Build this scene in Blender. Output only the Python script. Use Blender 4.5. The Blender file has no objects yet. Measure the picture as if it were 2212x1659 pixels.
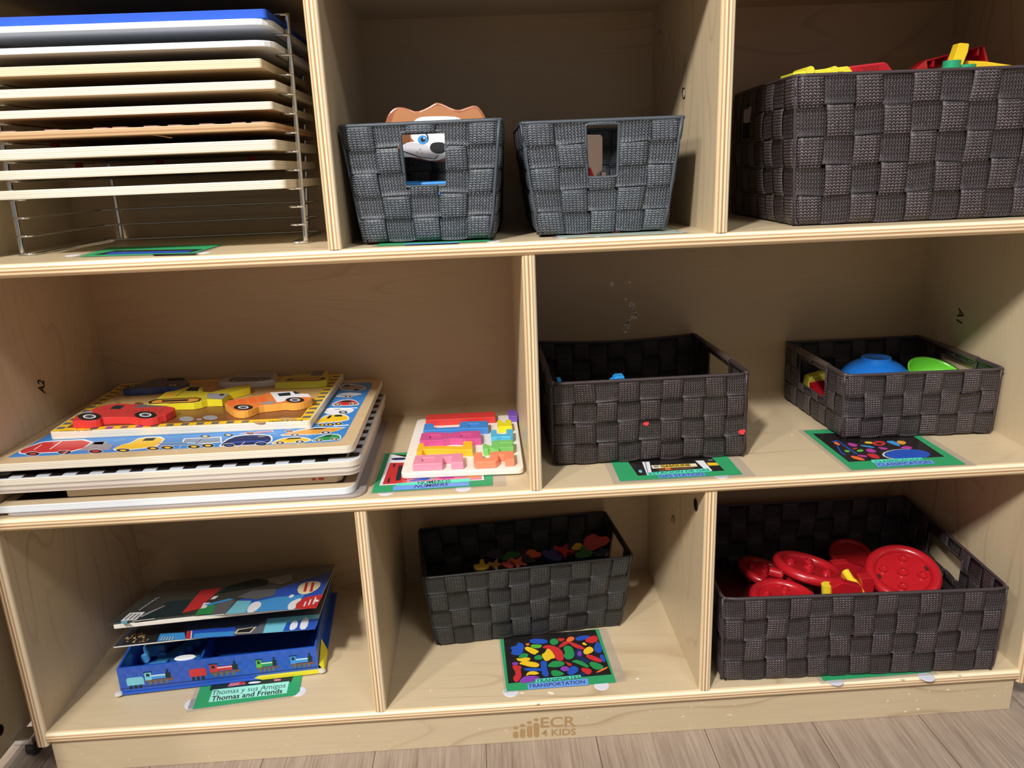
import bpy, bmesh, math, random
from mathutils import Vector, Matrix
from mathutils.geometry import tessellate_polygon
random.seed(7)
S = bpy.context.scene
COL = S.collection
PI = math.pi
# ------------------------------------------------------------------ camera
CAMP = (0.5432, -0.7839, 0.7297)
PITCH, YAW, ROLL, FPX = math.radians(15.8415), math.radians(2.0928), math.radians(-2.3192), 1646.8
_F = Vector((math.sin(YAW)*math.cos(PITCH), math.cos(YAW)*math.cos(PITCH), -math.sin(PITCH)))
_R = Vector((math.cos(YAW), -math.sin(YAW), 0)); _U = _R.cross(_F)
_R2 = math.cos(ROLL)*_R + math.sin(ROLL)*_U
_U2 = -math.sin(ROLL)*_R + math.cos(ROLL)*_U
cam_d = bpy.data.cameras.new('camera'); cam = bpy.data.objects.new('camera', cam_d); COL.objects.link(cam)
M = Matrix((( _R2.x, _U2.x, -_F.x, CAMP[0]), (_R2.y, _U2.y, -_F.y, CAMP[1]), (_R2.z, _U2.z, -_F.z, CAMP[2]), (0, 0, 0, 1)))
cam.matrix_world = M
cam_d.sensor_fit = 'HORIZONTAL'; cam_d.sensor_width = 36.0; cam_d.lens = FPX/2212*36
cam_d.clip_start = 0.01; cam_d.clip_end = 50
S.camera = cam
def at(px, py, ax, val):
    """the point of the plane (axis ax = val) seen at this pixel of the 2212x1659 photograph"""
    d = _F + (px-1106)/FPX*_R2 - (py-829.5)/FPX*_U2
    c = Vector(CAMP); return c + d*((val-c[ax])/d[ax])
# ------------------------------------------------------------------ world, lights, exposure
W = bpy.data.worlds.new('room_light'); S.world = W; W.use_nodes = True
W.node_tree.nodes['Background'].inputs[0].default_value = (0.80, 0.86, 1.0, 1)
W.node_tree.nodes['Background'].inputs[1].default_value = 0.20
def area(name, loc, target, sx, sy, power, color):
    l = bpy.data.lights.new(name, 'AREA'); l.shape = 'RECTANGLE'; l.size = sx; l.size_y = sy; l.energy = power; l.color = color
    o = bpy.data.objects.new(name, l); COL.objects.link(o); o.location = loc
    o.rotation_euler = (Vector(target)-Vector(loc)).to_track_quat('-Z', 'Y').to_euler(); return o
area('ceiling_lamp', (-0.42, -1.95, 2.50), (0.55, 0.0, 0.5), 0.16, 0.30, 88, (1.0, 0.975, 0.935))
area('ceiling_lamp_far', (-1.15, -1.75, 2.50), (0.55, 0.0, 0.5), 0.16, 0.30, 26, (1.0, 0.97, 0.94))
area('ceiling_lamp_right', (1.25, -1.55, 2.50), (0.6, 0.0, 0.5), 0.6, 0.3, 14, (1.0, 0.97, 0.93))
S.view_settings.view_transform = 'Standard'; S.view_settings.look = 'None'
S.view_settings.exposure = 0.0; S.view_settings.gamma = 1.0; S.view_settings.use_curve_mapping = False
# ------------------------------------------------------------------ materials
def lin(c):
    return tuple((x/12.92 if x <= 0.04045 else ((x+0.055)/1.055)**2.4) for x in [v/255 for v in c])
class NT:
    def __init__(s, m): s.m = m; s.t = m.node_tree; s.b = s.t.nodes['Principled BSDF']
    def n(s, k, **kw):
        nd = s.t.nodes.new(k)
        for a, b in kw.items(): setattr(nd, a, b)
        return nd
    def l(s, a, b): s.t.links.new(a, b)
    def math(s, op, a, b=None, c=None):
        nd = s.n('ShaderNodeMath', operation=op)
        for i, v in enumerate((a, b, c)):
            if v is None: continue
            if isinstance(v, (int, float)): nd.inputs[i].default_value = v
            else: s.l(v, nd.inputs[i])
        return nd.outputs[0]
    def mix(s, f, a, b, mode='MIX'):
        nd = s.n('ShaderNodeMix', data_type='RGBA', blend_type=mode)
        for sock, v in ((nd.inputs[0], f), (nd.inputs[6], a), (nd.inputs[7], b)):
            if isinstance(v, (int, float)): sock.default_value = v
            elif isinstance(v, tuple): sock.default_value = (*v[:3], 1)
            else: s.l(v, sock)
        return nd.outputs[2]
    def noise(s, vec, scale, detail=3, rough=.5):
        nd = s.n('ShaderNodeTexNoise'); nd.inputs['Scale'].default_value = scale; nd.inputs['Detail'].default_value = detail
        nd.inputs['Roughness'].default_value = rough
        if vec is not None: s.l(vec, nd.inputs['Vector'])
        return nd.outputs['Fac']
    def mapv(s, vec, scale, rot=(0, 0, 0), loc=(0, 0, 0)):
        nd = s.n('ShaderNodeMapping'); nd.inputs['Scale'].default_value = scale; nd.inputs['Rotation'].default_value = rot; nd.inputs['Location'].default_value = loc
        s.l(vec, nd.inputs['Vector']); return nd.outputs[0]
    def ramp(s, f, stops, interp='LINEAR'):
        nd = s.n('ShaderNodeValToRGB'); cr = nd.color_ramp; cr.interpolation = interp
        while len(cr.elements) < len(stops): cr.elements.new(.5)
        for e, (p, c) in zip(cr.elements, stops): e.position = p; e.color = (*c[:3], 1)
        s.l(f, nd.inputs[0]); return nd.outputs[0]
    def bump(s, h, strength, dist=.001):
        nd = s.n('ShaderNodeBump'); nd.inputs['Strength'].default_value = strength; nd.inputs['Distance'].default_value = dist
        s.l(h, nd.inputs['Height']); s.l(nd.outputs[0], s.b.inputs['Normal'])
MC = {}
def base(name):
    m = bpy.data.materials.new(name); m.use_nodes = True; return m, NT(m)
def plain(name, c, rough=.5, metal=0., var=.06, scale=60., coat=0., bump=0., trans=0., alpha=1.):
    if name in MC: return MC[name]
    m, t = base(name); c = lin(c)
    co = t.n('ShaderNodeTexCoord').outputs['Object']
    n = t.noise(co, scale, 3)
    lo = tuple(x*(1-var) for x in c); hi = tuple(min(1, x*(1+var)) for x in c)
    t.l(t.mix(n, lo, hi), t.b.inputs['Base Color'])
    t.b.inputs['Roughness'].default_value = rough; t.b.inputs['Metallic'].default_value = metal
    t.b.inputs['Coat Weight'].default_value = coat; t.b.inputs['Coat Roughness'].default_value = .12
    if trans: t.b.inputs['Transmission Weight'].default_value = trans
    t.b.inputs['Alpha'].default_value = alpha
    if bump: t.bump(t.noise(co, scale*8, 2), bump, .0004)
    MC[name] = m; return m
def birch(name, ax, tint=1.0, c1=(222, 203, 169), c2=(207, 184, 147)):
    """birch veneer, grain along axis ax"""
    m, t = base(name); co = t.n('ShaderNodeTexCoord').outputs['Object']
    sc = [9., 9., 9.]; sc[ax] = 1.1
    v = t.mapv(co, tuple(sc))
    big = t.noise(v, 1.6, 4, .55)
    sf = [420., 420., 420.]; sf[ax] = 14.
    fine = t.noise(t.mapv(co, tuple(sf)), 1., 2, .6)
    s3 = [6.5, 6.5, 6.5]; s3[ax] = 1.5
    cn = t.noise(t.mapv(co, tuple(s3), loc=(.3, .2, .4)), 1., 2, .45)
    line = t.ramp(t.math('FRACT', t.math('MULTIPLY', cn, 15.)), [(0., (1, 1, 1)), (.05, (.5, .5, .5)), (.16, (0, 0, 0)), (.93, (0, 0, 0)), (1., (1, 1, 1))])
    fade = t.ramp(t.noise(t.mapv(co, (3.1, 3.1, 3.1)), 1., 2), [(.42, (0, 0, 0)), (.62, (1, 1, 1))])
    line = t.math('MULTIPLY', line, fade)
    a, b = lin(c1), lin(c2)
    col = t.mix(big, tuple(x*tint for x in a), tuple(x*tint for x in b))
    col = t.mix(t.math('MULTIPLY', fine, .34), col, tuple(x*.62 for x in b))
    col = t.mix(t.math('MULTIPLY', line, .42), col, lin((150, 112, 78)))
    t.l(col, t.b.inputs['Base Color']); t.b.inputs['Roughness'].default_value = .42
    t.b.inputs['Coat Weight'].default_value = .25; t.b.inputs['Coat Roughness'].default_value = .25
    t.bump(fine, .08, .0003); return m
def plyedge(name, ax, along, cols=None, n=6):
    """plywood edge, plies stacked along axis ax of the part (0..1 of its thickness)"""
    m, t = base(name); tc = t.n('ShaderNodeTexCoord'); sp = t.n('ShaderNodeSeparateXYZ'); t.l(tc.outputs['Generated'], sp.inputs[0])
    sc = [60., 60., 60.]; sc[along] = 5.
    nz = t.noise(t.mapv(tc.outputs['Object'], tuple(sc)), 1., 3)
    f = t.math('ADD', sp.outputs[ax], t.math('MULTIPLY', t.math('SUBTRACT', nz, .5), .09))
    light = cols[0] if cols else (255, 240, 206); dark = cols[1] if cols else (178, 130, 84); mid = cols[2] if cols else (238, 212, 168)
    if cols:
        st = []
        for i in range(n):
            st += [(i/n+.03/n*6, lin(light)), ((i+.62)/n, lin(light if i % 2 else mid)), ((i+.82)/n, lin(dark if i < n-1 else mid))]
    else:
        st = [(0, mid), (.12, (232, 204, 158)), (.17, (176, 136, 94)), (.23, (186, 146, 102)), (.28, (250, 230, 190)), (.37, (246, 222, 178)), (.42, (170, 120, 78)), (.50, (178, 128, 84)), (.55, light), (.64, (250, 230, 188)), (.69, (196, 150, 104)), (.74, (210, 168, 120)), (.79, light), (.92, (255, 242, 210)), (.96, (236, 212, 170))]
        st = [(p, lin(c)) for p, c in st]
    st = [(min(p, 1), c) for p, c in st][:31]
    t_ = t.ramp(f, st)
    s2 = [900., 900., 900.]; s2[along] = 40.
    fine = t.noise(t.mapv(tc.outputs['Object'], tuple(s2)), 1., 2)
    col = t.mix(t.math('MULTIPLY', fine, .3), t_, tuple(x*.8 for x in lin(mid)))
    t.l(col, t.b.inputs['Base Color']); t.b.inputs['Roughness'].default_value = .4
    t.b.inputs['Coat Weight'].default_value = .3; t.b.inputs['Coat Roughness'].default_value = .2
    t.bump(fine, .1, .0003); return m
def strap(name, dark, lightc, dots=1.0, rough=.48):
    """knitted nylon strap: UV u across the strap, v along it in strap widths"""
    m, t = base(name); uv = t.n('ShaderNodeTexCoord').outputs['UV']; sp = t.n('ShaderNodeSeparateXYZ'); t.l(uv, sp.inputs[0])
    u, v = sp.outputs[0], sp.outputs[1]
    un = t.math('MULTIPLY', u, 7.0)
    tri = t.math('ABSOLUTE', t.math('SUBTRACT', t.math('FRACT', un), .5))          # .5 at column joints
    tri2 = t.math('ABSOLUTE', t.math('SUBTRACT', t.math('FRACT', t.math('MULTIPLY', un, .5)), .5))
    ph = t.math('ADD', t.math('MULTIPLY', v, 9.5), t.math('MULTIPLY', tri, 1.3))
    tick = t.math('ABSOLUTE', t.math('SUBTRACT', t.math('FRACT', ph), .5))
    tk = t.n('ShaderNodeMapRange'); tk.interpolation_type = 'SMOOTHSTEP'
    t.l(tick, tk.inputs[0]); tk.inputs[1].default_value = .20; tk.inputs[2].default_value = .42
    gap = t.n('ShaderNodeMapRange'); gap.interpolation_type = 'SMOOTHSTEP'; t.l(tri, gap.inputs[0])
    gap.inputs[1].default_value = .50; gap.inputs[2].default_value = .30
    h = t.math('MULTIPLY', tk.outputs[0], gap.outputs[0])
    co = t.n('ShaderNodeTexCoord').outputs['Object']
    patch = t.noise(co, 35, 2); sp2 = t.noise(co, 900, 2)
    spark = t.n('ShaderNodeMapRange'); t.l(sp2, spark.inputs[0]); spark.inputs[1].default_value = .42; spark.inputs[2].default_value = .68
    amt = t.math('MULTIPLY', t.math('MULTIPLY', h, t.math('ADD', t.math('MULTIPLY', spark.outputs[0], .8), .3)), t.math('ADD', .55, patch))
    col = t.mix(patch, tuple(x*.8 for x in lin(dark)), tuple(x*1.2 for x in lin(dark)))
    col = t.mix(t.math('MULTIPLY', amt, dots), col, lin(lightc))
    t.l(col, t.b.inputs['Base Color']); t.b.inputs['Roughness'].default_value = rough
    t.bump(h, .7, .0006); return m
def floor_mat():
    m, t = base('floor_laminate'); co = t.n('ShaderNodeTexCoord').outputs['Object']
    br = t.n('ShaderNodeTexBrick'); br.offset = .37; br.inputs['Scale'].default_value = 1.
    br.inputs['Brick Width'].default_value = 1.6; br.inputs['Row Height'].default_value = .137; br.inputs['Mortar Size'].default_value = .0006
    br.inputs['Color1'].default_value = (.35, .35, .35, 1); br.inputs['Color2'].default_value = (.75, .75, .75, 1); br.inputs['Mortar'].default_value = (0, 0, 0, 1)
    t.l(t.mapv(co, (1, 1, 1), rot=(0, 0, PI/2), loc=(.62, at(1275, 1590, 2, 0).x*-1, 0)), br.inputs['Vector'])
    v = t.n('ShaderNodeVectorMath', operation='ADD'); t.l(t.mapv(co, (16, 1.3, 1)), v.inputs[0]); t.l(br.outputs['Color'], v.inputs[1])
    g1 = t.noise(v.outputs[0], 3.5, 5, .65)
    g2 = t.noise(t.mapv(co, (330, 9, 1)), 1., 3, .7)
    col = t.ramp(g1, [(.25, lin((120, 100, 86))), (.45, lin((163, 143, 126))), (.6, lin((178, 158, 140))), (.8, lin((196, 178, 158)))])
    gg = t.ramp(g2, [(.35, (0, 0, 0)), (.6, (1, 1, 1))])
    col = t.mix(t.math('MULTIPLY', gg, .42), lin((112, 93, 80)) if False else t.mix(.45, col, lin((112, 94, 82))), t.mix(.5, col, lin((206, 190, 172))))
    col2 = t.mix(br.outputs['Fac'], t.mix(.75, t.mix(gg, t.mix(.5, col, lin((122, 104, 92))), t.mix(.3, col, lin((202, 186, 168)))), col), lin((92, 76, 66)))
    t.l(col2, t.b.inputs['Base Color']); t.b.inputs['Roughness'].default_value = .45; t.bump(g2, .15, .0006)
    return m
B_X = birch('birch_face_x', 0); B_Z = birch('birch_face_z', 2)
B_BACK = birch('birch_back', 0, .88, (214, 188, 148), (199, 170, 128))
E_Z = plyedge('ply_edge_shelf', 2, 0); E_X = plyedge('ply_edge_upright', 0, 2)
BRD_E = plyedge('puzzle_ply_edge', 2, 0, ((247, 241, 226), (202, 184, 156), (232, 221, 198)), 5)
WHITE_E = plyedge('painted_board_edge', 2, 0, ((250, 252, 255), (205, 215, 228), (240, 246, 252)), 3)
TANB = birch('puzzle_board_face', 0, 1., (214, 184, 140), (196, 164, 120))
CHROME = plain('chrome_wire', (225, 228, 232), .12, 1., .02)
DARKM = plain('dark_screw', (40, 38, 36), .35, .8)
# ------------------------------------------------------------------ mesh helpers
class MB:
    def __init__(s): s.v = []; s.f = []; s.mi = []; s.uv = {}
    def add(s, vs, fs, m=0, uvs=None):
        o = len(s.v); s.v += [Vector(x) for x in vs]
        for k, f in enumerate(fs):
            s.f.append(tuple(i+o for i in f)); s.mi.append(m[k] if isinstance(m, (list, tuple)) else m)
            if uvs: s.uv[len(s.f)-1] = uvs[k]
        return s
    def box(s, a, b, m=0):
        x0, y0, z0 = a; x1, y1, z1 = b
        return s.add([(x0, y0, z0), (x1, y0, z0), (x1, y1, z0), (x0, y1, z0), (x0, y0, z1), (x1, y0, z1), (x1, y1, z1), (x0, y1, z1)],
                     [(0, 3, 2, 1), (4, 5, 6, 7), (0, 1, 5, 4), (1, 2, 6, 5), (2, 3, 7, 6), (3, 0, 4, 7)], m)
    def prism(s, outer, holes, z0, z1, fr=None, m=0, mside=None):
        """extrude a 2d outline (with holes); fr maps (x, y, z) to space"""
        fr = fr or (lambda x, y, z: Vector((x, y, z)))
        def area2(p): return sum(p[i][0]*p[(i+1) % len(p)][1]-p[(i+1) % len(p)][0]*p[i][1] for i in range(len(p)))
        if area2(outer) < 0: outer = outer[::-1]
        holes = [h if area2(h) < 0 else h[::-1] for h in (holes or [])]
        loops = [outer]+holes; flat = [p for l in loops for p in l]
        if holes: tris = tessellate_polygon([[Vector((p[0], p[1], 0)) for p in l] for l in loops])
        else: tris = [tuple(range(len(outer)))]
        n = len(flat); vs = [fr(p[0], p[1], z0) for p in flat]+[fr(p[0], p[1], z1) for p in flat]
        fs = []; ms = []
        for t in tris:
            a = sum((flat[t[i]][0]*flat[t[(i+1) % len(t)]][1]-flat[t[(i+1) % len(t)]][0]*flat[t[i]][1]) for i in range(len(t)))
            t = tuple(t) if a > 0 else tuple(t)[::-1]
            fs.append(tuple(i+n for i in t)); ms.append(m); fs.append(tuple(t[::-1])); ms.append(m)
        o = 0
        for l in loops:
            k = len(l)
            for i in range(k):
                j = (i+1) % k; fs.append((o+i, o+j, o+j+n, o+i+n)); ms.append(m if mside is None else mside)
            o += k
        return s.add(vs, fs, ms)
    def flat(s, pts, m=0): return s.add(pts, [tuple(range(len(pts)))], m)
    def tube(s, path, r, m=0, seg=8, closed=False, cap=True):
        P = [Vector(p) for p in path]; n = len(P); rs = r if isinstance(r, (list, tuple)) else [r]*n
        rings = []; up = None
        for i in range(n):
            if closed: d = (P[(i+1) % n]-P[i-1])
            else: d = P[min(i+1, n-1)]-P[max(i-1, 0)]
            d.normalize()
            if up is None: up = Vector((0, 0, 1)) if abs(d.z) < .9 else Vector((1, 0, 0))
            a = (up-d*up.dot(d)).normalized(); up = a; b = d.cross(a)
            rings.append([P[i]+rs[i]*(math.cos(2*PI*k/seg)*a+math.sin(2*PI*k/seg)*b) for k in range(seg)])
        vs = [v for rg in rings for v in rg]; fs = []
        for i in range(n if closed else n-1):
            j = (i+1) % n
            for k in range(seg): fs.append((i*seg+k, i*seg+(k+1) % seg, j*seg+(k+1) % seg, j*seg+k))
        if cap and not closed: fs += [tuple(range(seg))[::-1], tuple((n-1)*seg+k for k in range(seg))]
        return s.add(vs, fs, m)
    def lathe(s, prof, fr, m=0, seg=40):
        """prof: list of (r, h); fr maps (x, y, h)"""
        vs = []; fs = []; n = len(prof)
        for k in range(seg):
            a = 2*PI*k/seg
            vs += [fr(r*math.cos(a), r*math.sin(a), h) for r, h in prof]
        for k in range(seg):
            j = (k+1) % seg
            for i in range(n-1): fs.append((k*n+i, j*n+i, j*n+i+1, k*n+i+1))
        return s.add(vs, fs, m)
def rrect(x0, y0, x1, y1, r, n=6):
    out = []
    for cx, cy, a0 in ((x1-r, y0+r, -PI/2), (x1-r, y1-r, 0), (x0+r, y1-r, PI/2), (x0+r, y0+r, PI)):
        for k in range(n+1):
            a = a0+PI/2*k/n; out.append((cx+r*math.cos(a), cy+r*math.sin(a)))
    return out
def rrect2(x0, y0, x1, y1, r, rl, n=6):
    out = []
    for cx, cy, a0, q in ((x1-r, y0+r, -PI/2, r), (x1-r, y1-r, 0, r), (x0+rl, y1-rl, PI/2, rl), (x0+rl, y0+rl, PI, rl)):
        for k in range(n+1):
            a = a0+PI/2*k/n; out.append((cx+q*math.cos(a), cy+q*math.sin(a)))
    return out
def ell(cx, cy, rx, ry, n=20, a0=0, a1=2*PI, rot=0):
    o = []
    for k in range(n):
        a = a0+(a1-a0)*k/n; x, y = rx*math.cos(a), ry*math.sin(a)
        o.append((cx+x*math.cos(rot)-y*math.sin(rot), cy+x*math.sin(rot)+y*math.cos(rot)))
    return o
def smooth_loop(P, it=2):
    for _ in range(it):
        Q = []
        for i in range(len(P)):
            a, b = P[i], P[(i+1) % len(P)]
            Q += [(a[0]*.75+b[0]*.25, a[1]*.75+b[1]*.25), (a[0]*.25+b[0]*.75, a[1]*.25+b[1]*.75)]
        P = Q
    return P
def wloc(o):
    m = Matrix.Identity(4)
    while o: m = Matrix.LocRotScale(o.location, o.rotation_euler, None) @ m; o = o.parent
    return m
def obj(name, mb, mats, parent=None, bevel=0, smooth=False, world=True, label=None, segs=2):
    """link ONE mesh object; geometry is given in world space and moved into its parent's space"""
    me = bpy.data.meshes.new(name)
    vs = mb.v
    org = Vector((0, 0, 0))
    o = bpy.data.objects.new(name, me); COL.objects.link(o)
    if parent:
        o.parent = parent
        if world: inv = wloc(parent).inverted(); vs = [inv @ v for v in vs]
    me.from_pydata([tuple(v) for v in vs], [], mb.f)
    mats = mats if isinstance(mats, (list, tuple)) else [mats]
    for m in mats: me.materials.append(m)
    me.polygons.foreach_set('material_index', mb.mi)
    if mb.uv:
        ul = me.uv_layers.new(name='UVMap')
        for pi, uvs in mb.uv.items():
            p = me.polygons[pi]
            for li, uvc in zip(p.loop_indices, uvs): ul.data[li].uv = uvc
    me.update()
    if smooth:
        me.polygons.foreach_set('use_smooth', [True]*len(me.polygons))
        if smooth != 'all':
            md = o.modifiers.new('split', 'EDGE_SPLIT'); md.split_angle = math.radians(38)
    if bevel:
        md = o.modifiers.new('bevel', 'BEVEL'); md.width = bevel; md.segments = segs; md.limit_method = 'ANGLE'; md.angle_limit = math.radians(35)
        md.harden_normals = False
    if label: o['label'] = label
    return o
def thing(name, label, cat, loc=(0, 0, 0), rotz=0, group=None):
    o = bpy.data.objects.new(name, None); COL.objects.link(o); o.location = loc; o.rotation_euler = (0, 0, rotz)
    o.empty_display_size = .02; o['label'] = label; o['category'] = cat
    if group: o['group'] = group
    return o
def tag(o, label, cat, group=None):
    o['label'] = label; o['category'] = cat
    if group: o['group'] = group
    return o
def single(name, mb, mats, label, cat, group=None, **k):
    """a thing that is one mesh: origin at the centre of its base"""
    xs = [v.x for v in mb.v]; ys = [v.y for v in mb.v]; zs = [v.z for v in mb.v]
    c = Vector(((min(xs)+max(xs))/2, (min(ys)+max(ys))/2, min(zs)))
    mb.v = [v-c for v in mb.v]; o = obj(name, mb, mats, None, **k); o.location = c
    return tag(o, label, cat, group)
_TX = {}
def text2d(body, bold=0.0, shear=0.0):
    """outline of a word as 2d triangles, scaled to its own box: list of polys in (0..w, 0..1 cap height)"""
    key = (body, bold, shear)
    if key in _TX: return _TX[key]
    cu = bpy.data.curves.new('txt', 'FONT'); cu.body = body; cu.size = 1; cu.offset = bold; cu.shear = shear; cu.resolution_u = 3
    o = bpy.data.objects.new('txt', cu); COL.objects.link(o)
    dg = bpy.context.evaluated_depsgraph_get(); me = bpy.data.meshes.new_from_object(o.evaluated_get(dg))
    vs = [v.co.copy() for v in me.vertices]; fs = [tuple(p.vertices) for p in me.polygons]
    bpy.data.objects.remove(o); bpy.data.curves.remove(cu); bpy.data.meshes.remove(me)
    x0 = min(v.x for v in vs); x1 = max(v.x for v in vs); y0 = min(v.y for v in vs); y1 = max(v.y for v in vs)
    r = ([((v.x-x0)/(x1-x0), (v.y-y0)/(y1-y0)) for v in vs], fs); _TX[key] = r; return r
def put_text(mb, body, fr, x0, y0, x1, y1, z, m=0, bold=0., shear=0.):
    vs, fs = text2d(body, bold, shear)
    mb.add([fr(x0+u*(x1-x0), y0+v*(y1-y0), z) for u, v in vs], fs, m)
def affine(p0, px, py):
    """frame from three world corners: (0,0), (1,0), (0,1); z is along the normal in metres"""
    p0, px, py = Vector(p0), Vector(px), Vector(py); ex, ey = px-p0, py-p0; n = ex.cross(ey).normalized()
    return lambda u, v, z=0: p0+ex*u+ey*v+n*z
# ------------------------------------------------------------------ the setting
TH = .0144; D = .2964
ZA, ZB, ZC = .6424, .3673, .0894            # undersides of the shelves
A, B_, C_ = ZA+TH, ZB+TH, ZC+TH             # tops
WD = 1.189; ZT = .9194
FZ = .043                                   # floor level
fl = MB().box((-3, -3.2, FZ-.05), (4, .9, FZ)); o = obj('floor', fl, floor_mat()); o['kind'] = 'structure'
wm = plain('wall_paint', (205, 200, 190), .8)
o = obj('wall_back', MB().box((-3, .42, FZ), (4, .5, 2.6)), wm); o['kind'] = 'structure'
o = obj('baseboard_back', MB().box((-3, .405, FZ), (4, .42, .14)), plain('baseboard_paint', (225, 222, 214), .5)); o['kind'] = 'structure'
# ------------------------------------------------------------------ the cabinet
def board(name, axis, lo, hi, parent, faces, edge, nose=.0050, both=False):
    """board with a rounded nose on its front (low y) edge. axis 'z': shelf, 'x': upright"""
    mb = MB(); r = nose; T = (hi[2]-lo[2]) if axis == 'z' else (hi[0]-lo[0]); rr = min(r, T/2-1e-4)
    prof = []
    for k in range(7):
        a = PI/2*k/6; prof.append((lo[1]+rr-rr*math.cos(PI/2-a) if False else lo[1]+rr*(1-math.sin(a)), rr*(1-math.cos(a)) ))
    # from the face down round to the front: build full profile (y, thickness)
    top = [(lo[1]+rr*(1-math.sin(PI/2*k/6)), T-rr*(1-math.cos(PI/2*k/6))) for k in range(7)]
    bot = [(y, T-t) for y, t in top][::-1]
    P = [(hi[1], 0)] + bot[::-1][:0]
    P = [(hi[1], T)] + top + bot + [(hi[1], 0)]
    n = len(P)
    if axis == 'z': vs = [(lo[0], y, lo[2]+t) for y, t in P]+[(hi[0], y, lo[2]+t) for y, t in P]
    else: vs = [(lo[0]+t, y, lo[2]) for y, t in P]+[(lo[0]+t, y, hi[2]) for y, t in P]
    fs = []; ms = []
    for i in range(n):
        j = (i+1) % n
        q = (i, i+n, j+n, j) if axis == 'x' else (i, j, j+n, i+n)
        fs.append(q); ms.append(0 if i in (0, n-2) else 1)
    fs += [tuple(range(n)), tuple(range(2*n-1, n-1, -1))]; ms += [1, 1]
    mb.add(vs, fs, ms)
    bm = bmesh.new(); me = bpy.data.meshes.new(name)
    me.from_pydata([tuple(Vector(v)-parent.location) for v in mb.v], [], mb.f); me.polygons.foreach_set('material_index', mb.mi)
    bm.from_mesh(me); bmesh.ops.recalc_face_normals(bm, faces=bm.faces); bm.to_mesh(me); bm.free()
    for m in (faces, edge): me.materials.append(m)
    me.polygons.foreach_set('use_smooth', [True]*len(me.polygons))
    o = bpy.data.objects.new(name, me); COL.objects.link(o); o.parent = parent
    md = o.modifiers.new('split', 'EDGE_SPLIT'); md.split_angle = math.radians(40); return o
XUL, XUR, XM, XLL, XLR = .3913, .7865, .5871, .3896, .7864
cab = thing('storage_cabinet', 'large birch plywood shelf unit with eight open compartments holding all the baskets', 'cabinet', (WD/2, .15, FZ))
sideL = board('side_panel', 'x', (-TH, .0008, ZC-.004), (0, D+.006, ZT+TH), cab, B_Z, E_X)
sideR = board('side_panel', 'x', (WD, .0008, ZC-.004), (WD+TH, D+.006, ZT+TH), cab, B_Z, E_X)
for z in (ZA, ZB): board('shelf', 'z', (0, 0, z), (WD, D, z+TH), cab, B_X, E_Z)
bottom = board('bottom_panel', 'z', (0, 0, ZC), (WD, D, ZC+TH), cab, B_X, E_Z)
board('top_panel', 'z', (0, 0, ZT), (WD, D, ZT+TH), cab, B_X, E_Z)
div = {}
for k, x, z0, z1 in (('UL', XUL, A, ZT), ('UR', XUR, A, ZT), ('M', XM, B_, ZA), ('LL', XLL, C_, ZB), ('LR', XLR, C_, ZB)):
    div[k] = board('divider', 'x', (x, .0012, z0), (x+TH, D, z1), cab, B_Z, E_X)
obj('back_panel', MB().box((-.001, D, ZC), (WD+.001, D+.006, ZT+TH)), B_BACK, cab)
kick = obj('kick_board', MB().box((.0008, .0060, FZ), (WD-.0008, .0060+TH, ZC)), [birch('birch_kick', 0, .97)], cab, bevel=.0008)
obj('kick_board', MB().box((.0008, .27, FZ), (WD-.0008, .27+TH, ZC)), B_X, cab)
obj('kick_board', MB().box((.0008, .0204, FZ), (.0008+TH, .27, ZC)), B_X, cab)
obj('kick_board', MB().box((WD-.0008-TH, .0204, FZ), (WD-.0008, .27, ZC)), B_X, cab)
# engraved maker's mark on the kick board
lg = MB(); yk = .0059
def KP(px, py):
    p = at(px, py, 1, yk); return (p.x, p.z)
def kfr(x, y, z): return Vector((x, yk-z, y))
s5 = 5.267
def kz(zx, zy): return KP(1000+zx/s5, 1480+zy/s5)
for zx, top, hd in ((598, 530, 488), (676, 497, 458), (755, 467, 426), (832, 430, 392)):
    x0, y1 = kz(zx-32, top); x1, y0 = kz(zx+32, 600-(zx-598)*.045)
    x0 = kz(zx-31, top)[0]; x1 = kz(zx+31, top)[0]
    lg.prism([(x, y) for x, y in rrect(x0, y0, x1, y1, (x1-x0)*.46, 5)], None, 0, .0002, kfr)
    cx, cy = kz(zx, hd); lg.prism(ell(cx, cy, (x1-x0)*.46, (x1-x0)*.34, 16), None, 0, .0002, kfr)
a0 = kz(885, 485); a1 = kz(1280, 350+10)
fr = affine((a0[0], yk, a0[1]), (kz(1280, 468)[0], yk, kz(1280, 468)[1]), (kz(885, 368)[0], yk, kz(885, 368)[1]))
put_text(lg, 'ECR', fr, 0, 0, 1, 1, .0002, bold=.012)
fr = affine((kz(893, 582)[0], yk, kz(893, 582)[1]), (kz(1284, 566)[0], yk, kz(1284, 566)[1]), (kz(893, 508)[0], yk, kz(893, 508)[1]))
put_text(lg, '4 KIDS', fr, 0, 0, 1, 1, .0002, bold=.02)
obj('engraved_logo', lg, plain('burnt_engraving', (176, 142, 98), .7), kick, label='tan engraved maker mark with four figures and lettering')
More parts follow.
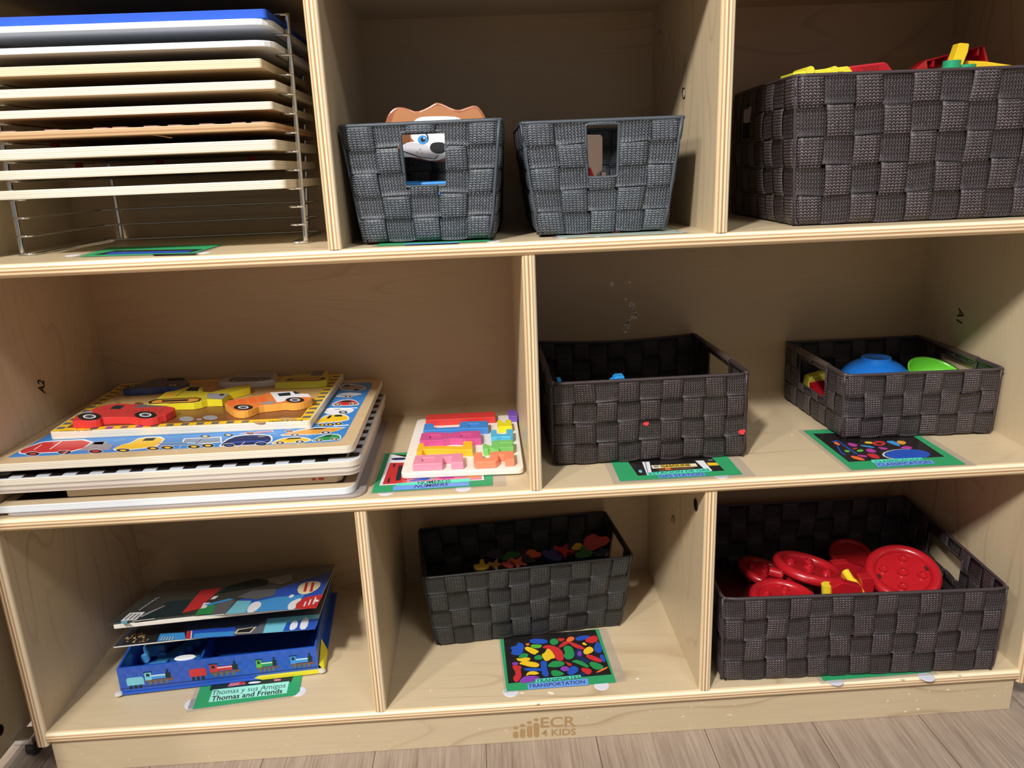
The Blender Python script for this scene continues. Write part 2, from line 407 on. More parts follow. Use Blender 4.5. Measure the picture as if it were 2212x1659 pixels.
# paint flecks and scuffs on the kick board
fk = MB(); rnd = random.Random(3)
for (fx, fy, rx, ry) in [(2048, 1490, 4, 2), (1983, 1532, 4, 2.2), (1981, 1513, 2, 2), (1918, 1514, 2.6, 2), (1956, 1537, 3.4, 2), (2148, 1503, 2.4, 1.4), (2022, 1513, 1.4, 1.2), (1577, 1545, 9, .9), (1475, 1548, 6, .9), (1494, 1527, 2, 1.1), (1517, 1519, 2.4, .9), (1964, 1499, 1.6, 2.8), (2174, 1484, 1.6, 1), (2171, 1493, 1.4, 1), (1037, 1574, 1.5, 3), (1093, 1578, 4, .8), (776, 1590, 3, 1)]+[(rnd.uniform(150, 2150), 0, rnd.uniform(.8, 2.2), rnd.uniform(.5, 1.2)) for _ in range(46)]:
    if fy == 0:
        yb = 1612-(fx-1000)*.0662; fy = yb-rnd.uniform(4, 56)
    cx, cz = KP(fx, fy); fk.prism(ell(cx, cz, rx/1850, ry/1850, 9, rot=rnd.uniform(-.4, .4)), None, 0, .00012, kfr)
obj('paint_flecks', fk, plain('pale_fleck', (240, 222, 196), .6), kick)['kind'] = 'stuff'
# marker writing and letters on the uprights
INK = plain('marker_ink', (30, 24, 20), .6)
def wall_text(par, body, X, q0, q1, q2, name='marker_writing', bold=.02, toward=1):
    p0, p1, p2 = at(*q0, 0, X), at(*q1, 0, X), at(*q2, 0, X)
    f = affine(p0, p1, p2); t = MB(); vs, fs = text2d(body, bold)
    sgn = 1 if ((p1-p0).cross(p2-p0)).x*toward > 0 else -1
    t.add([f(u, v, sgn*.0003) for u, v in vs], fs); return obj(name, t, INK, par)
wall_text(sideL, 'A2', 0., (98, 851), (95, 822), (83, 847), toward=1)
wall_text(sideR, 'A1', WD, (2071, 664), (2066, 692), (2084, 672), toward=-1, bold=.01)
def arc_mark(par, X, cx, cy, rx, ry, a0, a1, w, tilt=0., toward=-1):
    t = MB(); P = []
    for k in range(19):
        a = math.radians(a0+(a1-a0)*k/18); x = rx*math.cos(a); y = ry*math.sin(a)
        P.append(at(cx+x*math.cos(tilt)-y*math.sin(tilt), cy+x*math.sin(tilt)+y*math.cos(tilt), 0, X+toward*.0004))
    t.tube(P, w, seg=6); obj('pen_mark', t, INK, par)
arc_mark(div['UR'], XUR, 1477, 201, 3.2, 11.5, -60, -330, .0006)
arc_mark(div['LR'], XLR, 1454, 1122.5, 2.6, 8, 150, 420, .0006)
def cam_lock(par, X, cx, cy, toward=-1):
    p = at(cx, cy, 0, X); fr_ = lambda x, y, h: Vector((X+toward*h, p.y+x, p.z+y))
    t = MB().lathe([(0, .0004), (.0055, .0004), (.0062, .0008), (.0075, .0008), (.0078, 0)], fr_, seg=24)
    so = obj('cam_lock', t, DARKM, par, smooth=True)
cam_lock(div['LR'], XLR, 1503.5, 1090.5)
def small_hole(par, X, cx, cy, toward=-1, r=.0022):
    p = at(cx, cy, 0, X); t = MB().lathe([(0, .0002), (r, .0002), (r*1.1, 0)], lambda x, y, h: Vector((X+toward*h, p.y+x, p.z+y)), seg=14)
    obj('screw_hole', t, DARKM, par)
small_hole(div['UR'], XUR, 1427, 69); small_hole(sideR, WD, 1000, 0) if False else None
p = at(1992, 1438, 2, C_); obj('screw_hole', MB().lathe([(0, .0002), (.003, .0002)], lambda x, y, h: Vector((p.x+.157+x, p.y+y, C_+h)), seg=14), DARKM, bottom)
# pale scuffs on the back panel behind the gas station basket
sc = MB(); rnd = random.Random(5)
for q in [(1322, 614, 7, 9), (1360, 610, 5, 5), (1352, 646, 5, 5)]:
    c = at(q[0], q[1], 1, D-.0003); sc.prism([(c.x+x, c.z+y) for x, y in ell(0, 0, q[2]/1500*.6, q[3]/1500*.6, 12)], None, 0, .0002, lambda x, y, z: Vector((x, D-z-.0001, y)))
for k in range(26):
    t_ = k/25; c = at(1362+10*math.sin(t_*5)+rnd.uniform(-5, 5), 655+t_*62, 1, D-.0003)
    sc.prism([(c.x+x, c.z+y) for x, y in ell(0, 0, rnd.uniform(.001, .003), rnd.uniform(.001, .0025), 9)], None, 0, .0002, lambda x, y, z: Vector((x, D-z-.0001, y)))
obj('scuff_marks', sc, plain('pale_scuff', (236, 226, 208), .8), cab)['kind'] = 'stuff'
# chips on the shelf floors
ch = MB()
for (x, y, rx, ry, r0, zt) in [(1190, 1497, 8, 1.8, .5, C_), (1128, 1497, 5, 1, .5, C_), (1377, 1466, 4, 1, .4, C_), (1160, 1520, 4, 1.5, 0, C_), (930, 1492, 1.5, 1, 0, C_), (1711, 940, 1.5, 2, 0, B_), (1734, 1027, 3, .7, .2, B_), (2073, 1458, 4, 1.5, 0, C_), (1950, 1467, 5, 1.5, 0, C_)]:
    c = at(x, y, 2, zt); ch.prism([(c.x+a, c.y+b) for a, b in ell(0, 0, rx/1850, ry/900, 10, rot=-r0)], None, zt, zt+.00015)
obj('surface_chips', ch, plain('chip', (250, 238, 214), .7), cab)['kind'] = 'stuff'
# ------------------------------------------------------------------ neighbouring cabinet at the left
nb = thing('storage_cabinet', 'tan birch end of a neighbouring cabinet left of the shelf unit', 'cabinet', (-.07, .0, FZ))
npan = obj('side_panel', MB().box((-.078, -.30, FZ+.022), (-.064, .30, .95)), birch('birch_neighbour', 2, .9), nb, bevel=.003)
ck = at(0, 1578, 0, -.064)
obj('cam_lock', MB().lathe([(0, .0008), (.006, .0008), (.0072, 0)], lambda x, y, h: Vector((-.064+h, ck.y+x, ck.z+y)), seg=20), DARKM, npan)
cst = MB(); cst.lathe([(0, -.012), (.018, -.012), (.022, -.008), (.022, .008), (.018, .012), (0, .012)], lambda x, y, h: Vector((-.046+h*.5, .045+x*.6, FZ+.0133+y*.6)), seg=28)
obj('caster', cst, plain('dark_rubber', (52, 50, 48), .3), nb, smooth=True)
obj('caster_bracket', MB().box((-.066, .033, FZ+.020), (-.040, .057, FZ+.030)), CHROME, nb, bevel=.002)
# ------------------------------------------------------------------ woven baskets
def strap2(n, dark, light, a, b): return [strap('strap_'+n+'_lengthwise', dark, light, a), strap('strap_'+n+'_crosswise', tuple(int(x*.9) for x in dark), light, b)]  # crosswise copy is duller: gloss by strap direction put into the colour
STRAP = {'slate': strap2('slate', (38, 43, 50), (200, 209, 218), .66, .48), 'brown': strap2('brown', (36, 27, 29), (188, 172, 174), .60, .28),
         'black': strap2('black', (30, 30, 29), (150, 150, 146), .45, .20), 'umber': strap2('umber', (31, 22, 22), (180, 160, 154), .50, .34)}
BIND = {'slate': plain('binding_slate', (72, 80, 88), .4, bump=.4, scale=300), 'brown': plain('binding_brown', (66, 56, 58), .38, bump=.4, scale=300),
        'black': plain('binding_black', (40, 41, 42), .35, bump=.4, scale=300), 'umber': plain('binding_umber', (58, 47, 48), .4, bump=.4, scale=300)}
def weave_wall(P, nc, nr, seed, hole=None, amp=.0014, gap=.05, flip=0, t0=0.0, t1=1.0):
    """ribbons woven over and under each other on the surface P(s, t)"""
    rn = random.Random(seed); mb = MB(); K = 8
    def nrm(s, t):
        e = .004; return ((P(min(s+e, 1), t)-P(max(s-e, 0), t)).cross(P(s, min(t+e, 1))-P(s, max(t-e, 0)))).normalized()
    def wavef(x): c = math.cos(PI*x); return math.copysign(abs(c)**.45, c)
    def inhole(s, t): return hole and hole[0] < s < hole[1] and hole[2] < t < hole[3]
    def ribbon(kind, idx, cnt, other):
        off = [rn.uniform(-.055, .055) for _ in range(other+2)]; wid = [rn.uniform(-.03, .03) for _ in range(other+2)]
        n = other*K; rows = []
        jit = rn.uniform(-.0002, .0003)
        for k in range(n+1):
            x = k/n; q = x*other; i0 = min(int(q), other-1); fq = q-i0
            o_ = off[i0]*(1-fq)+off[i0+1]*fq; w_ = 1-gap+wid[i0]*(1-fq)+wid[i0+1]*fq
            c = (idx+.5+o_)/cnt; hw = w_/2/cnt
            sg = 1 if (idx+flip) % 2 == 0 else -1
            if kind == 'v': d = amp*sg*wavef(q-.5)
            else: d = -amp*sg*wavef(q-.5)
            d += jit
            row = []
            for a in (-1, -.5, 0, .5, 1):
                sa = min(max(c+a*hw, 0), 1); bul = .0005*(1-a*a) if d > 0 else 0
                s_, t_ = (sa, x) if kind == 'v' else (x, sa)
                row.append((s_, t_, d+bul, a))
            rows.append(row)
        W_ = 1.0; th = .0007
        for k in range(n):
            for a in range(4):
                q4 = [rows[k][a], rows[k][a+1], rows[k+1][a+1], rows[k+1][a]]
                cs = sum(x[0] for x in q4)/4; ct = sum(x[1] for x in q4)/4
                if inhole(cs, ct): continue
                pts = []
                for (s_, t_, d, _) in q4:
                    t2 = t0+(t1-t0)*t_; pts.append((P(s_, t2), nrm(s_, t2), d))
                v = [p+nn*(d+th/2) for p, nn, d in pts]+[p+nn*(d-th/2) for p, nn, d in pts]
                us = [(rows[k][a][3]+1)/2, (rows[k][a+1][3]+1)/2]; vv = [k/K, (k+1)/K]
                uvq = [(us[0], vv[0]), (us[1], vv[0]), (us[1], vv[1]), (us[0], vv[1])]
                fs = [(0, 1, 2, 3), (7, 6, 5, 4)]; uvs = [uvq, uvq[::-1]]
                if kind == 'h': fs = [(3, 2, 1, 0), (4, 5, 6, 7)]; uvs = [uvq[::-1], uvq]
                if a == 0: fs.append((0, 3, 7, 4)); uvs.append([uvq[0]]*4)
                if a == 3: fs.append((1, 5, 6, 2)); uvs.append([uvq[1]]*4)
                mb.add(v, fs, 0 if kind == 'v' else 1, uvs)
    for j in range(nc): ribbon('v', j, nc, nr)
    for i in range(nr): ribbon('h', i, nr, nc)
    return mb
def basket(label, kind, bot, top, z0, z1, nc, ns, nr, hole={}, bar={}, sag={}, seed=1, rr=.002, bulge={}, group='woven strap baskets on the shelves', radius=.006):
    """bot/top: four (x, y) corners, front-left, front-right, back-right, back-left"""
    c = Vector((sum(p[0] for p in bot)/4, sum(p[1] for p in bot)/4, z0))
    t = thing('woven_basket', label, 'basket', c, 0, group)
    b = [Vector((x, y, z0+.001)) for x, y in bot]; u = [Vector((x, y, z1)) for x, y in top]
    names = [(0, 1, 'front'), (1, 2, 'right'), (2, 3, 'back'), (3, 0, 'left')]
    rims = []
    for w, (i, j, nm) in enumerate(names):
        sg = sag.get(nm, 0); bu = bulge.get(nm, 0)
        out = (u[j]-u[i]).cross(Vector((0, 0, 1))).normalized()
        def P(s, t_, i=i, j=j, sg=sg, bu=bu, out=out):
            L = (u[j]-u[i]).length
            p = (b[i]*(1-s)+b[j]*s)*(1-t_)+(u[i]*(1-s)+u[j]*s)*t_
            # rounded vertical corners: pull the last few millimetres in
            e = min(s, 1-s)*L
            if e < radius: k = (1-e/radius); p = p-out*(radius*.42*k*k)
            if t_ < .06: p = p-out*(.0022*(1-t_/.06)**2)
            p = p+out*bu*math.sin(PI*s)*math.sin(PI*t_*.8)
            return p+Vector((0, 0, -sg*math.sin(PI*s)*t_))
        n = nc if w % 2 == 0 else ns
        obj('woven_wall', weave_wall(P, n, nr, seed*10+w, hole.get(nm), flip=w % 2), STRAP[kind], t, smooth='all')
        L = [P(k/24, 1.0) for k in range(25)]
        rims.append((nm, L, P))
        h = hole.get(nm)
        if h:
            s0, s1, t0, t1 = h; hp = []
            for q in rrect(s0, t0, s1, min(t1, 1.0), .02, 3): hp.append(P(q[0], q[1]))
            m = MB().tube(hp, .0014 if nm != 'front' else .0017, closed=True, seg=8); obj('opening_binding', m, BIND[kind], t, smooth='all')
    for nm, L, P in rims:
        rim = MB()
        if nm in bar:
            s0, s1 = bar[nm]
            i0, i1 = int(s0*24), int(s1*24)+1
            rim.tube(L[:i0+1], rr*1.5, seg=8); obj('rim', rim, BIND[kind], t, smooth='all'); rim = MB(); rim.tube(L[i1-1:], rr*1.5, seg=8)
            hb = MB().tube([P(s0-.04, 1), P(s1+.04, 1)], rr*1.9, seg=14); obj('handle_bar', hb, plain('handle_bar_plastic', (84, 72, 66), .28, coat=.4), t, smooth=True)
        else: rim.tube(L, rr, seg=8)
        obj('rim', rim, BIND[kind], t, smooth='all')
    for w in range(4):
        P = rims[w][2]; obj('corner_binding', MB().tube([P(0, k/6) for k in range(7)], rr*.8, seg=8), BIND[kind], t, smooth='all')
    ins = .003
    bb = MB(); bb.add([x+(c-x).normalized()*ins*1.4+Vector((0, 0, dz)) for dz in (0, .0015) for x in b], [(3, 2, 1, 0), (4, 5, 6, 7), (0, 1, 5, 4), (1, 2, 6, 5), (2, 3, 7, 6), (3, 0, 4, 7)])
    obj('base', bb, plain('basket_base', (34, 30, 30), .8), t)
    return t, rims
b1, r1 = basket('slate grey woven basket with the puppy board standing in it, left of its twin', 'slate', [(.4230, .036), (.5595, .022), (.575, .232), (.438, .246)], [(.4092, .034), (.5730, .020), (.582, .238), (.421, .250)], A+.0022, .776, 5, 7, 5, hole={'front': (.37, .66, .47, .93)}, seed=1, rr=.0021)
b2, r2 = basket('slate grey woven basket holding plain boards, right of the puppy basket', 'slate', [(.6078, .036), (.7450, .036), (.742, .24), (.611, .24)], [(.5932, .035), (.7612, .034), (.757, .252), (.597, .255)], A+.0022, .7725, 5, 7, 5, hole={'front': (.39, .60, .50, .97)}, seed=2, rr=.0021)
b3, r3 = basket('tall dark brown woven basket full of construction toys on the top right shelf', 'brown', [(.8842, .037), (1.176, .030), (1.178, .272), (.892, .272)], [(.8772, .038), (1.180, .030), (1.182, .275), (.8895, .268)], A+.0006, .8085, 10, 8, 5, hole={'left': (.22, .42, .62, .88)}, seed=3, bulge={'left': .006})
b4, r4 = basket('dark brown woven basket with two red marks on its front, on the gas station card', 'umber', [(.6205, .067), (.8536, .066), (.852, .286), (.620, .286)], [(.6200, .066), (.8530, .068), (.850, .290), (.620, .288)], B_+.0017, .4855, 9, 8, 4, hole={'right': (.3, .68, .52, .93), 'left': (.3, .68, .52, .93)}, bar={'right': (.32, .66), 'left': (.32, .66)}, sag={'back': .005}, seed=4, rr=.0023)
b5, r5 = basket('low dark brown woven basket holding a blue bowl and a green bowl', 'brown', [(.9897, .1036), (1.1800, .097), (1.180, .283), (.987, .286)], [(.9875, .1025), (1.1828, .097), (1.1828, .287), (.9865, .289)], B_+.0017, .4668, 8, 8, 3, hole={'right': (.28, .72, .45, .90), 'left': (.28, .72, .45, .90)}, bar={'right': (.3, .70), 'left': (.3, .70)}, seed=5, rr=.0021)
b6, r6 = basket('black woven basket of small counters above the transportation card', 'black', [(.4595, .124), (.7175, .1465), (.704, .276), (.448, .254)], [(.4470, .122), (.7335, .148), (.7185, .292), (.4325, .268)], C_+.0017, .2112, 10, 6, 4, hole={'right': (.25, .68, .5, .93), 'left': (.25, .68, .5, .93)}, seed=6, rr=.0017)
b7, r7 = basket('wide dark brown woven basket full of red toy wheels on the bottom shelf', 'brown', [(.8185, .0145), (1.1575, .0035), (1.166, .258), (.826, .262)], [(.8160, .0150), (1.1585, .0010), (1.178, .268), (.826, .270)], C_+.0017, .2205, 13, 10, 4, hole={'right': (.36, .69, .55, .86)}, seed=7, rr=.0021)
# red marks on the front of basket b4
for cx, cy, r in ((1395, 916, 1), (1602, 933, 1.25)):
    c = at(cx, cy, 1, .0635); m = MB().prism(smooth_loop([(c.x-.004*r, c.z), (c.x-.001*r, c.z+.002*r), (c.x+.004*r, c.z+.0022*r), (c.x+.0035*r, c.z-.001*r), (c.x+.001*r, c.z-.003*r*r)], 1), None, 0, .0012, lambda x, y, z: Vector((x, .065-z, y)))
    obj('red_paint_spot', m, plain('red_paint_spot', (226, 62, 66), .6, bump=.6), b4)
# ------------------------------------------------------------------ flat printed things, outlines given where the photo shows them
def zz(ox, oy, s): return lambda *p: [(ox+a/s, oy+b/s) for a, b in p]
def pxp(mb, pts, z, th=.00008, m=0, sm=0):
    P = [(q.x, q.y) for q in (at(a, b, 2, z+th) for a, b in (smooth_loop(pts, sm) if sm else pts))]
    return mb.prism(P, None, z, z+th, m=m)
def pxe(mb, cx, cy, rx, ry, z, th=.00008, m=0, n=18, rot=0): return pxp(mb, ell(cx, cy, rx, ry, n, rot=rot), z, th, m)
def pxtext(mb, body, bl, br, tl, z, m=0, bold=0., shear=0.):
    f = affine(at(*bl, 2, z), at(*br, 2, z), at(*tl, 2, z)); vs, fs = text2d(body, bold, shear)
    mb.add([f(u, v, 0) for u, v in vs], fs, m)
GREEN = plain('green_paper', (46, 158, 100), .6, var=.04); BLACKP = plain('photo_black', (34, 30, 30), .3, coat=.3)
LAMI = plain('laminate_film', (205, 198, 188), .15, alpha=.22, coat=.5); CYAN = plain('cyan_strip', (92, 226, 196), .5); BLUES = plain('blue_strip', (112, 160, 236), .5)
NAVYT = plain('print_navy', (22, 38, 90), .6); DKT = plain('print_dark', (16, 40, 44), .6); PALE = plain('pale_cyan_strip', (160, 236, 216), .5)
DOT = plain('adhesive_dot', (222, 222, 232), .5)
PC = {k: plain('print_'+k, c, .45, coat=.2) for k, c in dict(red=(206, 48, 52), blue=(36, 84, 190), green=(40, 148, 80), yellow=(244, 200, 40), orange=(240, 112, 52), lime=(96, 186, 56),
      purple=(140, 66, 176), navy=(48, 44, 130), white=(238, 240, 244), black=(34, 32, 34), grey=(150, 152, 158), sky=(64, 152, 220), cream=(246, 232, 190), brown=(124, 76, 44), pink=(214, 120, 140), tan=(206, 168, 110), amber=(232, 160, 60), dark=(60, 54, 54), magenta=(190, 60, 160), dgrey=(98, 100, 106), cyanp=(120, 200, 220), mist=(208, 206, 212)).items()}
PCL = list(PC); PCM = [PC[k] for k in PCL]
def card(label, zt, quad, film=None, photo=None, blobs=(), strips=(), texts=(), dots=(), paper=None):
    """quad: four world (x, y) corners of the green paper"""
    cx = sum(p[0] for p in quad)/4; cy = sum(p[1] for p in quad)/4
    t = thing('picture_card', label, 'card', (cx, cy, zt), 0, 'laminated picture cards on the shelves')
    film = film or [(p[0]+(.006 if p[0] > cx else -.006), p[1]+(.003 if p[1] > cy else -.005)) for p in quad]
    obj('laminate', MB().prism(film, None, zt+.0006, zt+.0008), LAMI, t)
    obj('paper' if paper else 'green_paper', MB().prism(quad, None, zt+.0008, zt+.0011), paper or GREEN, t)
    for (x, y, r) in dots:
        q = at(x, y, 2, zt+.0006); obj('adhesive_dot', MB().lathe([(0, .0006), (r*.9, .0006), (r, .0003), (r, 0)], lambda a, b, h: Vector((q.x+a, q.y+b, zt+h)), seg=20), DOT, t)
    if photo:
        obj('photo', pxp(MB(), photo, zt+.0011, .00005), BLACKP, t)
        if blobs:
            m = MB(); z = zt+.00115
            for k, b in enumerate(blobs):
                zz_ = z+.000004*k
                if b[0] == 'e': pxe(m, *b[2:6], zz_, .00004, PCL.index(b[1]), rot=(b[6] if len(b) > 6 else 0))
                else: pxp(m, b[2], zz_, .00004, PCL.index(b[1]), sm=b[3] if len(b) > 3 else 0)
            o = obj('printed_shapes', m, PCM, t, label='coloured toys printed in the photo'); o['kind'] = 'stuff'
    for nm, mt, pts in strips: obj(nm, pxp(MB(), pts, zt+.00136, .00004), mt, t)
    for body, mt, bl, br, tl, bold, sh in texts:
        m = MB(); pxtext(m, body, bl, br, tl, zt+.00145, 0, bold, sh); obj('caption_text', m, mt, t)
    return t
q = zz(1060, 1340, 7.373)
def Pq(c, *p, sm=1): return ('p', c, q(*p), sm)
def Eq(c, x, y, rx, ry, r=0): a = q((x, y))[0]; return ('e', c, a[0], a[1], rx/7.373, ry/7.373, r)
tb = [Pq('blue', (625, 290), (905, 300), (905, 375), (620, 370)), Eq('green', 1010, 340, 70, 50), Pq('red', (1050, 280), (1205, 290), (1110, 350)),
 Pq('blue', (1345, 265), (1560, 230), (1580, 290), (1360, 335)), Pq('red', (1485, 330), (1560, 260), (1690, 235), (1715, 330), (1600, 370)),
 Pq('red', (1230, 350), (1300, 345), (1500, 430), (1480, 475), (1330, 430)), Pq('red', (1070, 420), (1190, 315), (1290, 340), (1110, 440)), Pq('orange', (1195, 320), (1250, 255), (1340, 270), (1320, 320), (1240, 350)),
 Pq('blue', (1660, 380), (1720, 320), (1790, 500), (1700, 525), (1640, 470)), Pq('yellow', (1445, 370), (1490, 345), (1540, 390), (1500, 400)), Pq('yellow', (1465, 480), (1560, 410), (1630, 440), (1640, 500), (1500, 555)),
 Pq('blue', (295, 430), (420, 400), (430, 345), (540, 380), (500, 560), (310, 545), (350, 470)), Pq('orange', (550, 370), (620, 360), (610, 400), (570, 400)), Pq('lime', (620, 385), (830, 385), (790, 445), (660, 440)),
 Pq('yellow', (520, 450), (590, 410), (780, 490), (740, 520), (690, 555)), Pq('red', (810, 440), (880, 385), (1060, 420), (1150, 500), (1170, 640), (1060, 650), (980, 520), (900, 450)),
 Pq('yellow', (805, 540), (860, 520), (900, 445), (960, 470), (1040, 600), (960, 610), (930, 640), (860, 650)), Pq('green', (1150, 440), (1210, 395), (1310, 430), (1340, 590), (1220, 635), (1150, 560), (1190, 520)),
 Eq('navy', 1405, 530, 75, 80), Eq('purple', 1415, 530, 34, 42), Eq('navy', 1500, 635, 80, 36, .4), Pq('red', (1510, 560), (1560, 535), (1770, 620), (1775, 670), (1680, 660), (1540, 600)), Pq('blue', (1720, 560), (1790, 530), (1840, 660), (1790, 670)),
 Pq('green', (430, 590), (500, 520), (600, 530), (590, 590), (490, 605)), Pq('yellow', (400, 600), (440, 655), (610, 650), (640, 600), (560, 590), (470, 610)), Pq('yellow', (440, 690), (530, 640), (780, 680), (760, 750), (620, 740), (520, 710)),
 Pq('green', (680, 590), (760, 545), (820, 560), (830, 620), (720, 630)), Pq('blue', (790, 640), (900, 650), (890, 760), (940, 890), (830, 900), (800, 760)), Pq('green', (920, 700), (1000, 640), (1170, 660), (1180, 710), (1060, 750), (900, 740)),
 Pq('blue', (510, 780), (570, 755), (900, 770), (900, 800), (600, 810)), Eq('purple', 390, 690, 50, 25), Pq('red', (330, 720), (400, 715), (500, 730), (470, 800), (500, 880), (430, 985), (380, 980), (350, 910), (410, 850)),
 Pq('yellow', (555, 890), (590, 820), (700, 805), (785, 845), (700, 870), (620, 860)), Pq('purple', (470, 940), (560, 880), (770, 890), (780, 930), (640, 990), (450, 1000)), Eq('purple', 1180, 770, 70, 40),
 Pq('green', (950, 800), (1060, 790), (1180, 850), (1150, 870), (1060, 890), (980, 890)), Pq('blue', (1210, 820), (1290, 720), (1380, 740), (1410, 800), (1310, 870), (1240, 870)), Pq('red', (1420, 750), (1600, 770), (1610, 830), (1560, 870), (1480, 840)),
 Pq('green', (1270, 650), (1400, 620), (1580, 730), (1540, 760), (1360, 680)), Pq('green', (1560, 680), (1620, 650), (1780, 710), (1800, 770), (1680, 790), (1600, 740)), Pq('orange', (1660, 830), (1860, 730), (1870, 760), (1720, 830)), Pq('red', (1190, 660), (1310, 700), (1250, 740), (1170, 640)), Eq('navy', 1460, 860, 50, 40)]
def wq(z, *p): return [tuple(at(a, b, 2, z)[:2]) for a, b in p]
g = q((255, 1130), (1995, 985), (1715, 135), (150, 300))
card('laminated card reading transportation with a photo of colourful plastic vehicles', C_, wq(C_+.001, *g), wq(C_+.001, *q((215, 1150), (2165, 965), (1840, 120), (120, 290))), q((280, 1005), (1925, 860), (1665, 150), (200, 250)), tb,
 [('caption_strip', CYAN, q((712, 992), (1440, 912), (1432, 868), (715, 936))), ('caption_strip', BLUES, q((598, 1100), (1560, 1030), (1548, 925), (583, 1010)))],
 [('TRANSPORTES', DKT, *q((724, 990), (1426, 925), (722, 945)), .006, 0), ('TRANSPORTATION', NAVYT, *q((604, 1078), (1502, 1004), (600, 1022)), .008, 0)],
 [(*q((320, 1135))[0], .0095), (*q((1765, 1030))[0], .0095)])
q = zz(1740, 910, 5.978)
cb = [('e', 'cream', *q((1290, 428))[0], 300/5.978, 70/5.978), ('e', 'blue', *q((1312, 428))[0], 300/5.978, 68/5.978), Pq('magenta', (540, 270), (690, 305), (640, 330), (560, 312)), Pq('yellow', (760, 262), (860, 265), (870, 290), (770, 285)), ('e', 'red', *q((950, 285))[0], 14, 5), ('e', 'black', *q((950, 288))[0], 7, 2),
 Pq('sky', (700, 300), (900, 330), (880, 345), (720, 320)), Pq('sky', (1020, 255), (1160, 250), (1240, 330), (1130, 300)), Pq('amber', (1170, 245), (1300, 260), (1290, 300), (1200, 295)), Pq('magenta', (910, 325), (1090, 350), (1000, 372)),
 Pq('magenta', (1210, 350), (1280, 315), (1380, 330), (1370, 360)), Pq('red', (590, 350), (690, 335), (640, 367)), Pq('lime', (500, 365), (580, 380), (560, 402), (510, 395)), Pq('lime', (650, 380), (720, 355), (760, 385), (690, 398)),
 Pq('magenta', (770, 370), (830, 345), (930, 390), (880, 407), (800, 395)), Pq('magenta', (650, 430), (800, 440), (790, 467), (700, 455)), Pq('red', (770, 420), (900, 415), (980, 480), (880, 483)), Pq('orange', (580, 440), (700, 460), (780, 500), (720, 507), (600, 475)),
 Pq('blue', (330, 262), (400, 245), (470, 270), (460, 290), (440, 266), (400, 256), (350, 272)), Pq('blue', (450, 285), (470, 285), (680, 425), (655, 428), sm=0), Pq('blue', (400, 312), (416, 312), (460, 390), (515, 433), (500, 436), (445, 395), sm=0), Pq('orange', (360, 268), (400, 262), (455, 300), (430, 312), (380, 295))]
card('laminated card reading classification with a blue bowl photo, under the low basket', B_, [(.9565, .0085), (1.0885, .0062), (1.090, .142), (.9575, .144)], [(.951, .0035), (1.0985, .0018), (1.1005, .147), (.951, .149)],
 q((560, 525), (1795, 457), (1300, 130), (92, 160)), cb, [('caption_strip', CYAN, q((870, 537), (1524, 503), (1498, 468), (843, 498))), ('caption_strip', BLUES, q((935, 592), (1668, 545), (1628, 502), (888, 540)))],
 [('CLASIFICACIÓN', DKT, *q((905, 530), (1510, 500), (882, 503)), .0, 0), ('CLASSIFICATION', NAVYT, *q((955, 580), (1632, 540), (922, 548)), .004, 0)], [])
q = zz(1300, 960, 3.96875)
gb = [Pq('white', (345, 150), (408, 148), (432, 262), (390, 266), sm=0), Pq('grey', (365, 150), (378, 150), (405, 264), (396, 264), sm=0), Pq('cream', (420, 180), (805, 163), (822, 188), (436, 207), sm=0), Pq('yellow', (500, 178), (745, 166), (765, 188), (516, 202), sm=0),
 Pq('grey', (440, 184), (485, 180), (492, 196), (450, 200), sm=0), Pq('yellow', (900, 156), (985, 156), (1005, 178), (915, 182), sm=0), Pq('white', (800, 140), (870, 137), (948, 226), (900, 230), sm=0), Pq('brown', (470, 215), (790, 196), (800, 203), (500, 228), sm=0), Pq('orange', (535, 206), (590, 202), (597, 217), (552, 221)), Pq('cyanp', (310, 222), (335, 215), (350, 240), (325, 243)), Pq('grey', (912, 132), (950, 130), (952, 137), (916, 139), sm=0)]
t = card('laminated card reading gas station under the basket with red marks', B_, [(.6905, .0128), (.8315, .0128), (.8320, .112), (.6910, .112)], [(.682, .006), (.845, .007), (.8455, .117), (.682, .117)], q((310, 268), (1052, 224), (930, 100), (190, 100)), gb,
 [('caption_strip', CYAN, q((388, 266), (938, 232), (908, 204), (402, 240))), ('caption_strip', BLUES, q((492, 286), (892, 266), (878, 242), (480, 262)))],
 [('ESTACION DE GAS', DKT, *q((410, 261), (926, 226), (405, 242)), .0, 0), ('GAS STATION', NAVYT, *q((500, 281), (876, 262), (488, 263)), .006, 0), ('GASOLINE', DKT, *q((510, 197), (765, 184), (498, 180)), .02, 0)], [(*q((1022, 266))[0], .0085)])
q = zz(780, 840, 5.267)
nbs = [Pq('white', (205, 1100), (1400, 1035), (1390, 960), (330, 740), sm=0), Pq('pink', (240, 1090), (1380, 1030), (1370, 960), (440, 900), sm=0), Pq('red', (245, 1082), (330, 842), (520, 838), (520, 1066), sm=0), Pq('dark', (368, 850), (392, 850), (384, 885), (360, 890), sm=0), Pq('dark', (310, 1016), (332, 1014), (320, 1068), (296, 1070), sm=0), Pq('dark', (430, 870), (470, 868), (450, 1040), (390, 1045), sm=0), Pq('navy', (345, 785), (520, 780), (520, 806), (348, 812)), Pq('blue', (540, 1056), (560, 1035), (780, 1008), (780, 1035)), Pq('grey', (780, 1010), (830, 1005), (835, 1030), (785, 1035), sm=0), Pq('magenta', (880, 1000), (1060, 990), (1060, 1018), (890, 1026), sm=0), Pq('pink', (1070, 990), (1180, 980), (1190, 1012), (1075, 1018), sm=0), Pq('amber', (1200, 985), (1370, 972), (1375, 995), (1210, 1010), sm=0)]
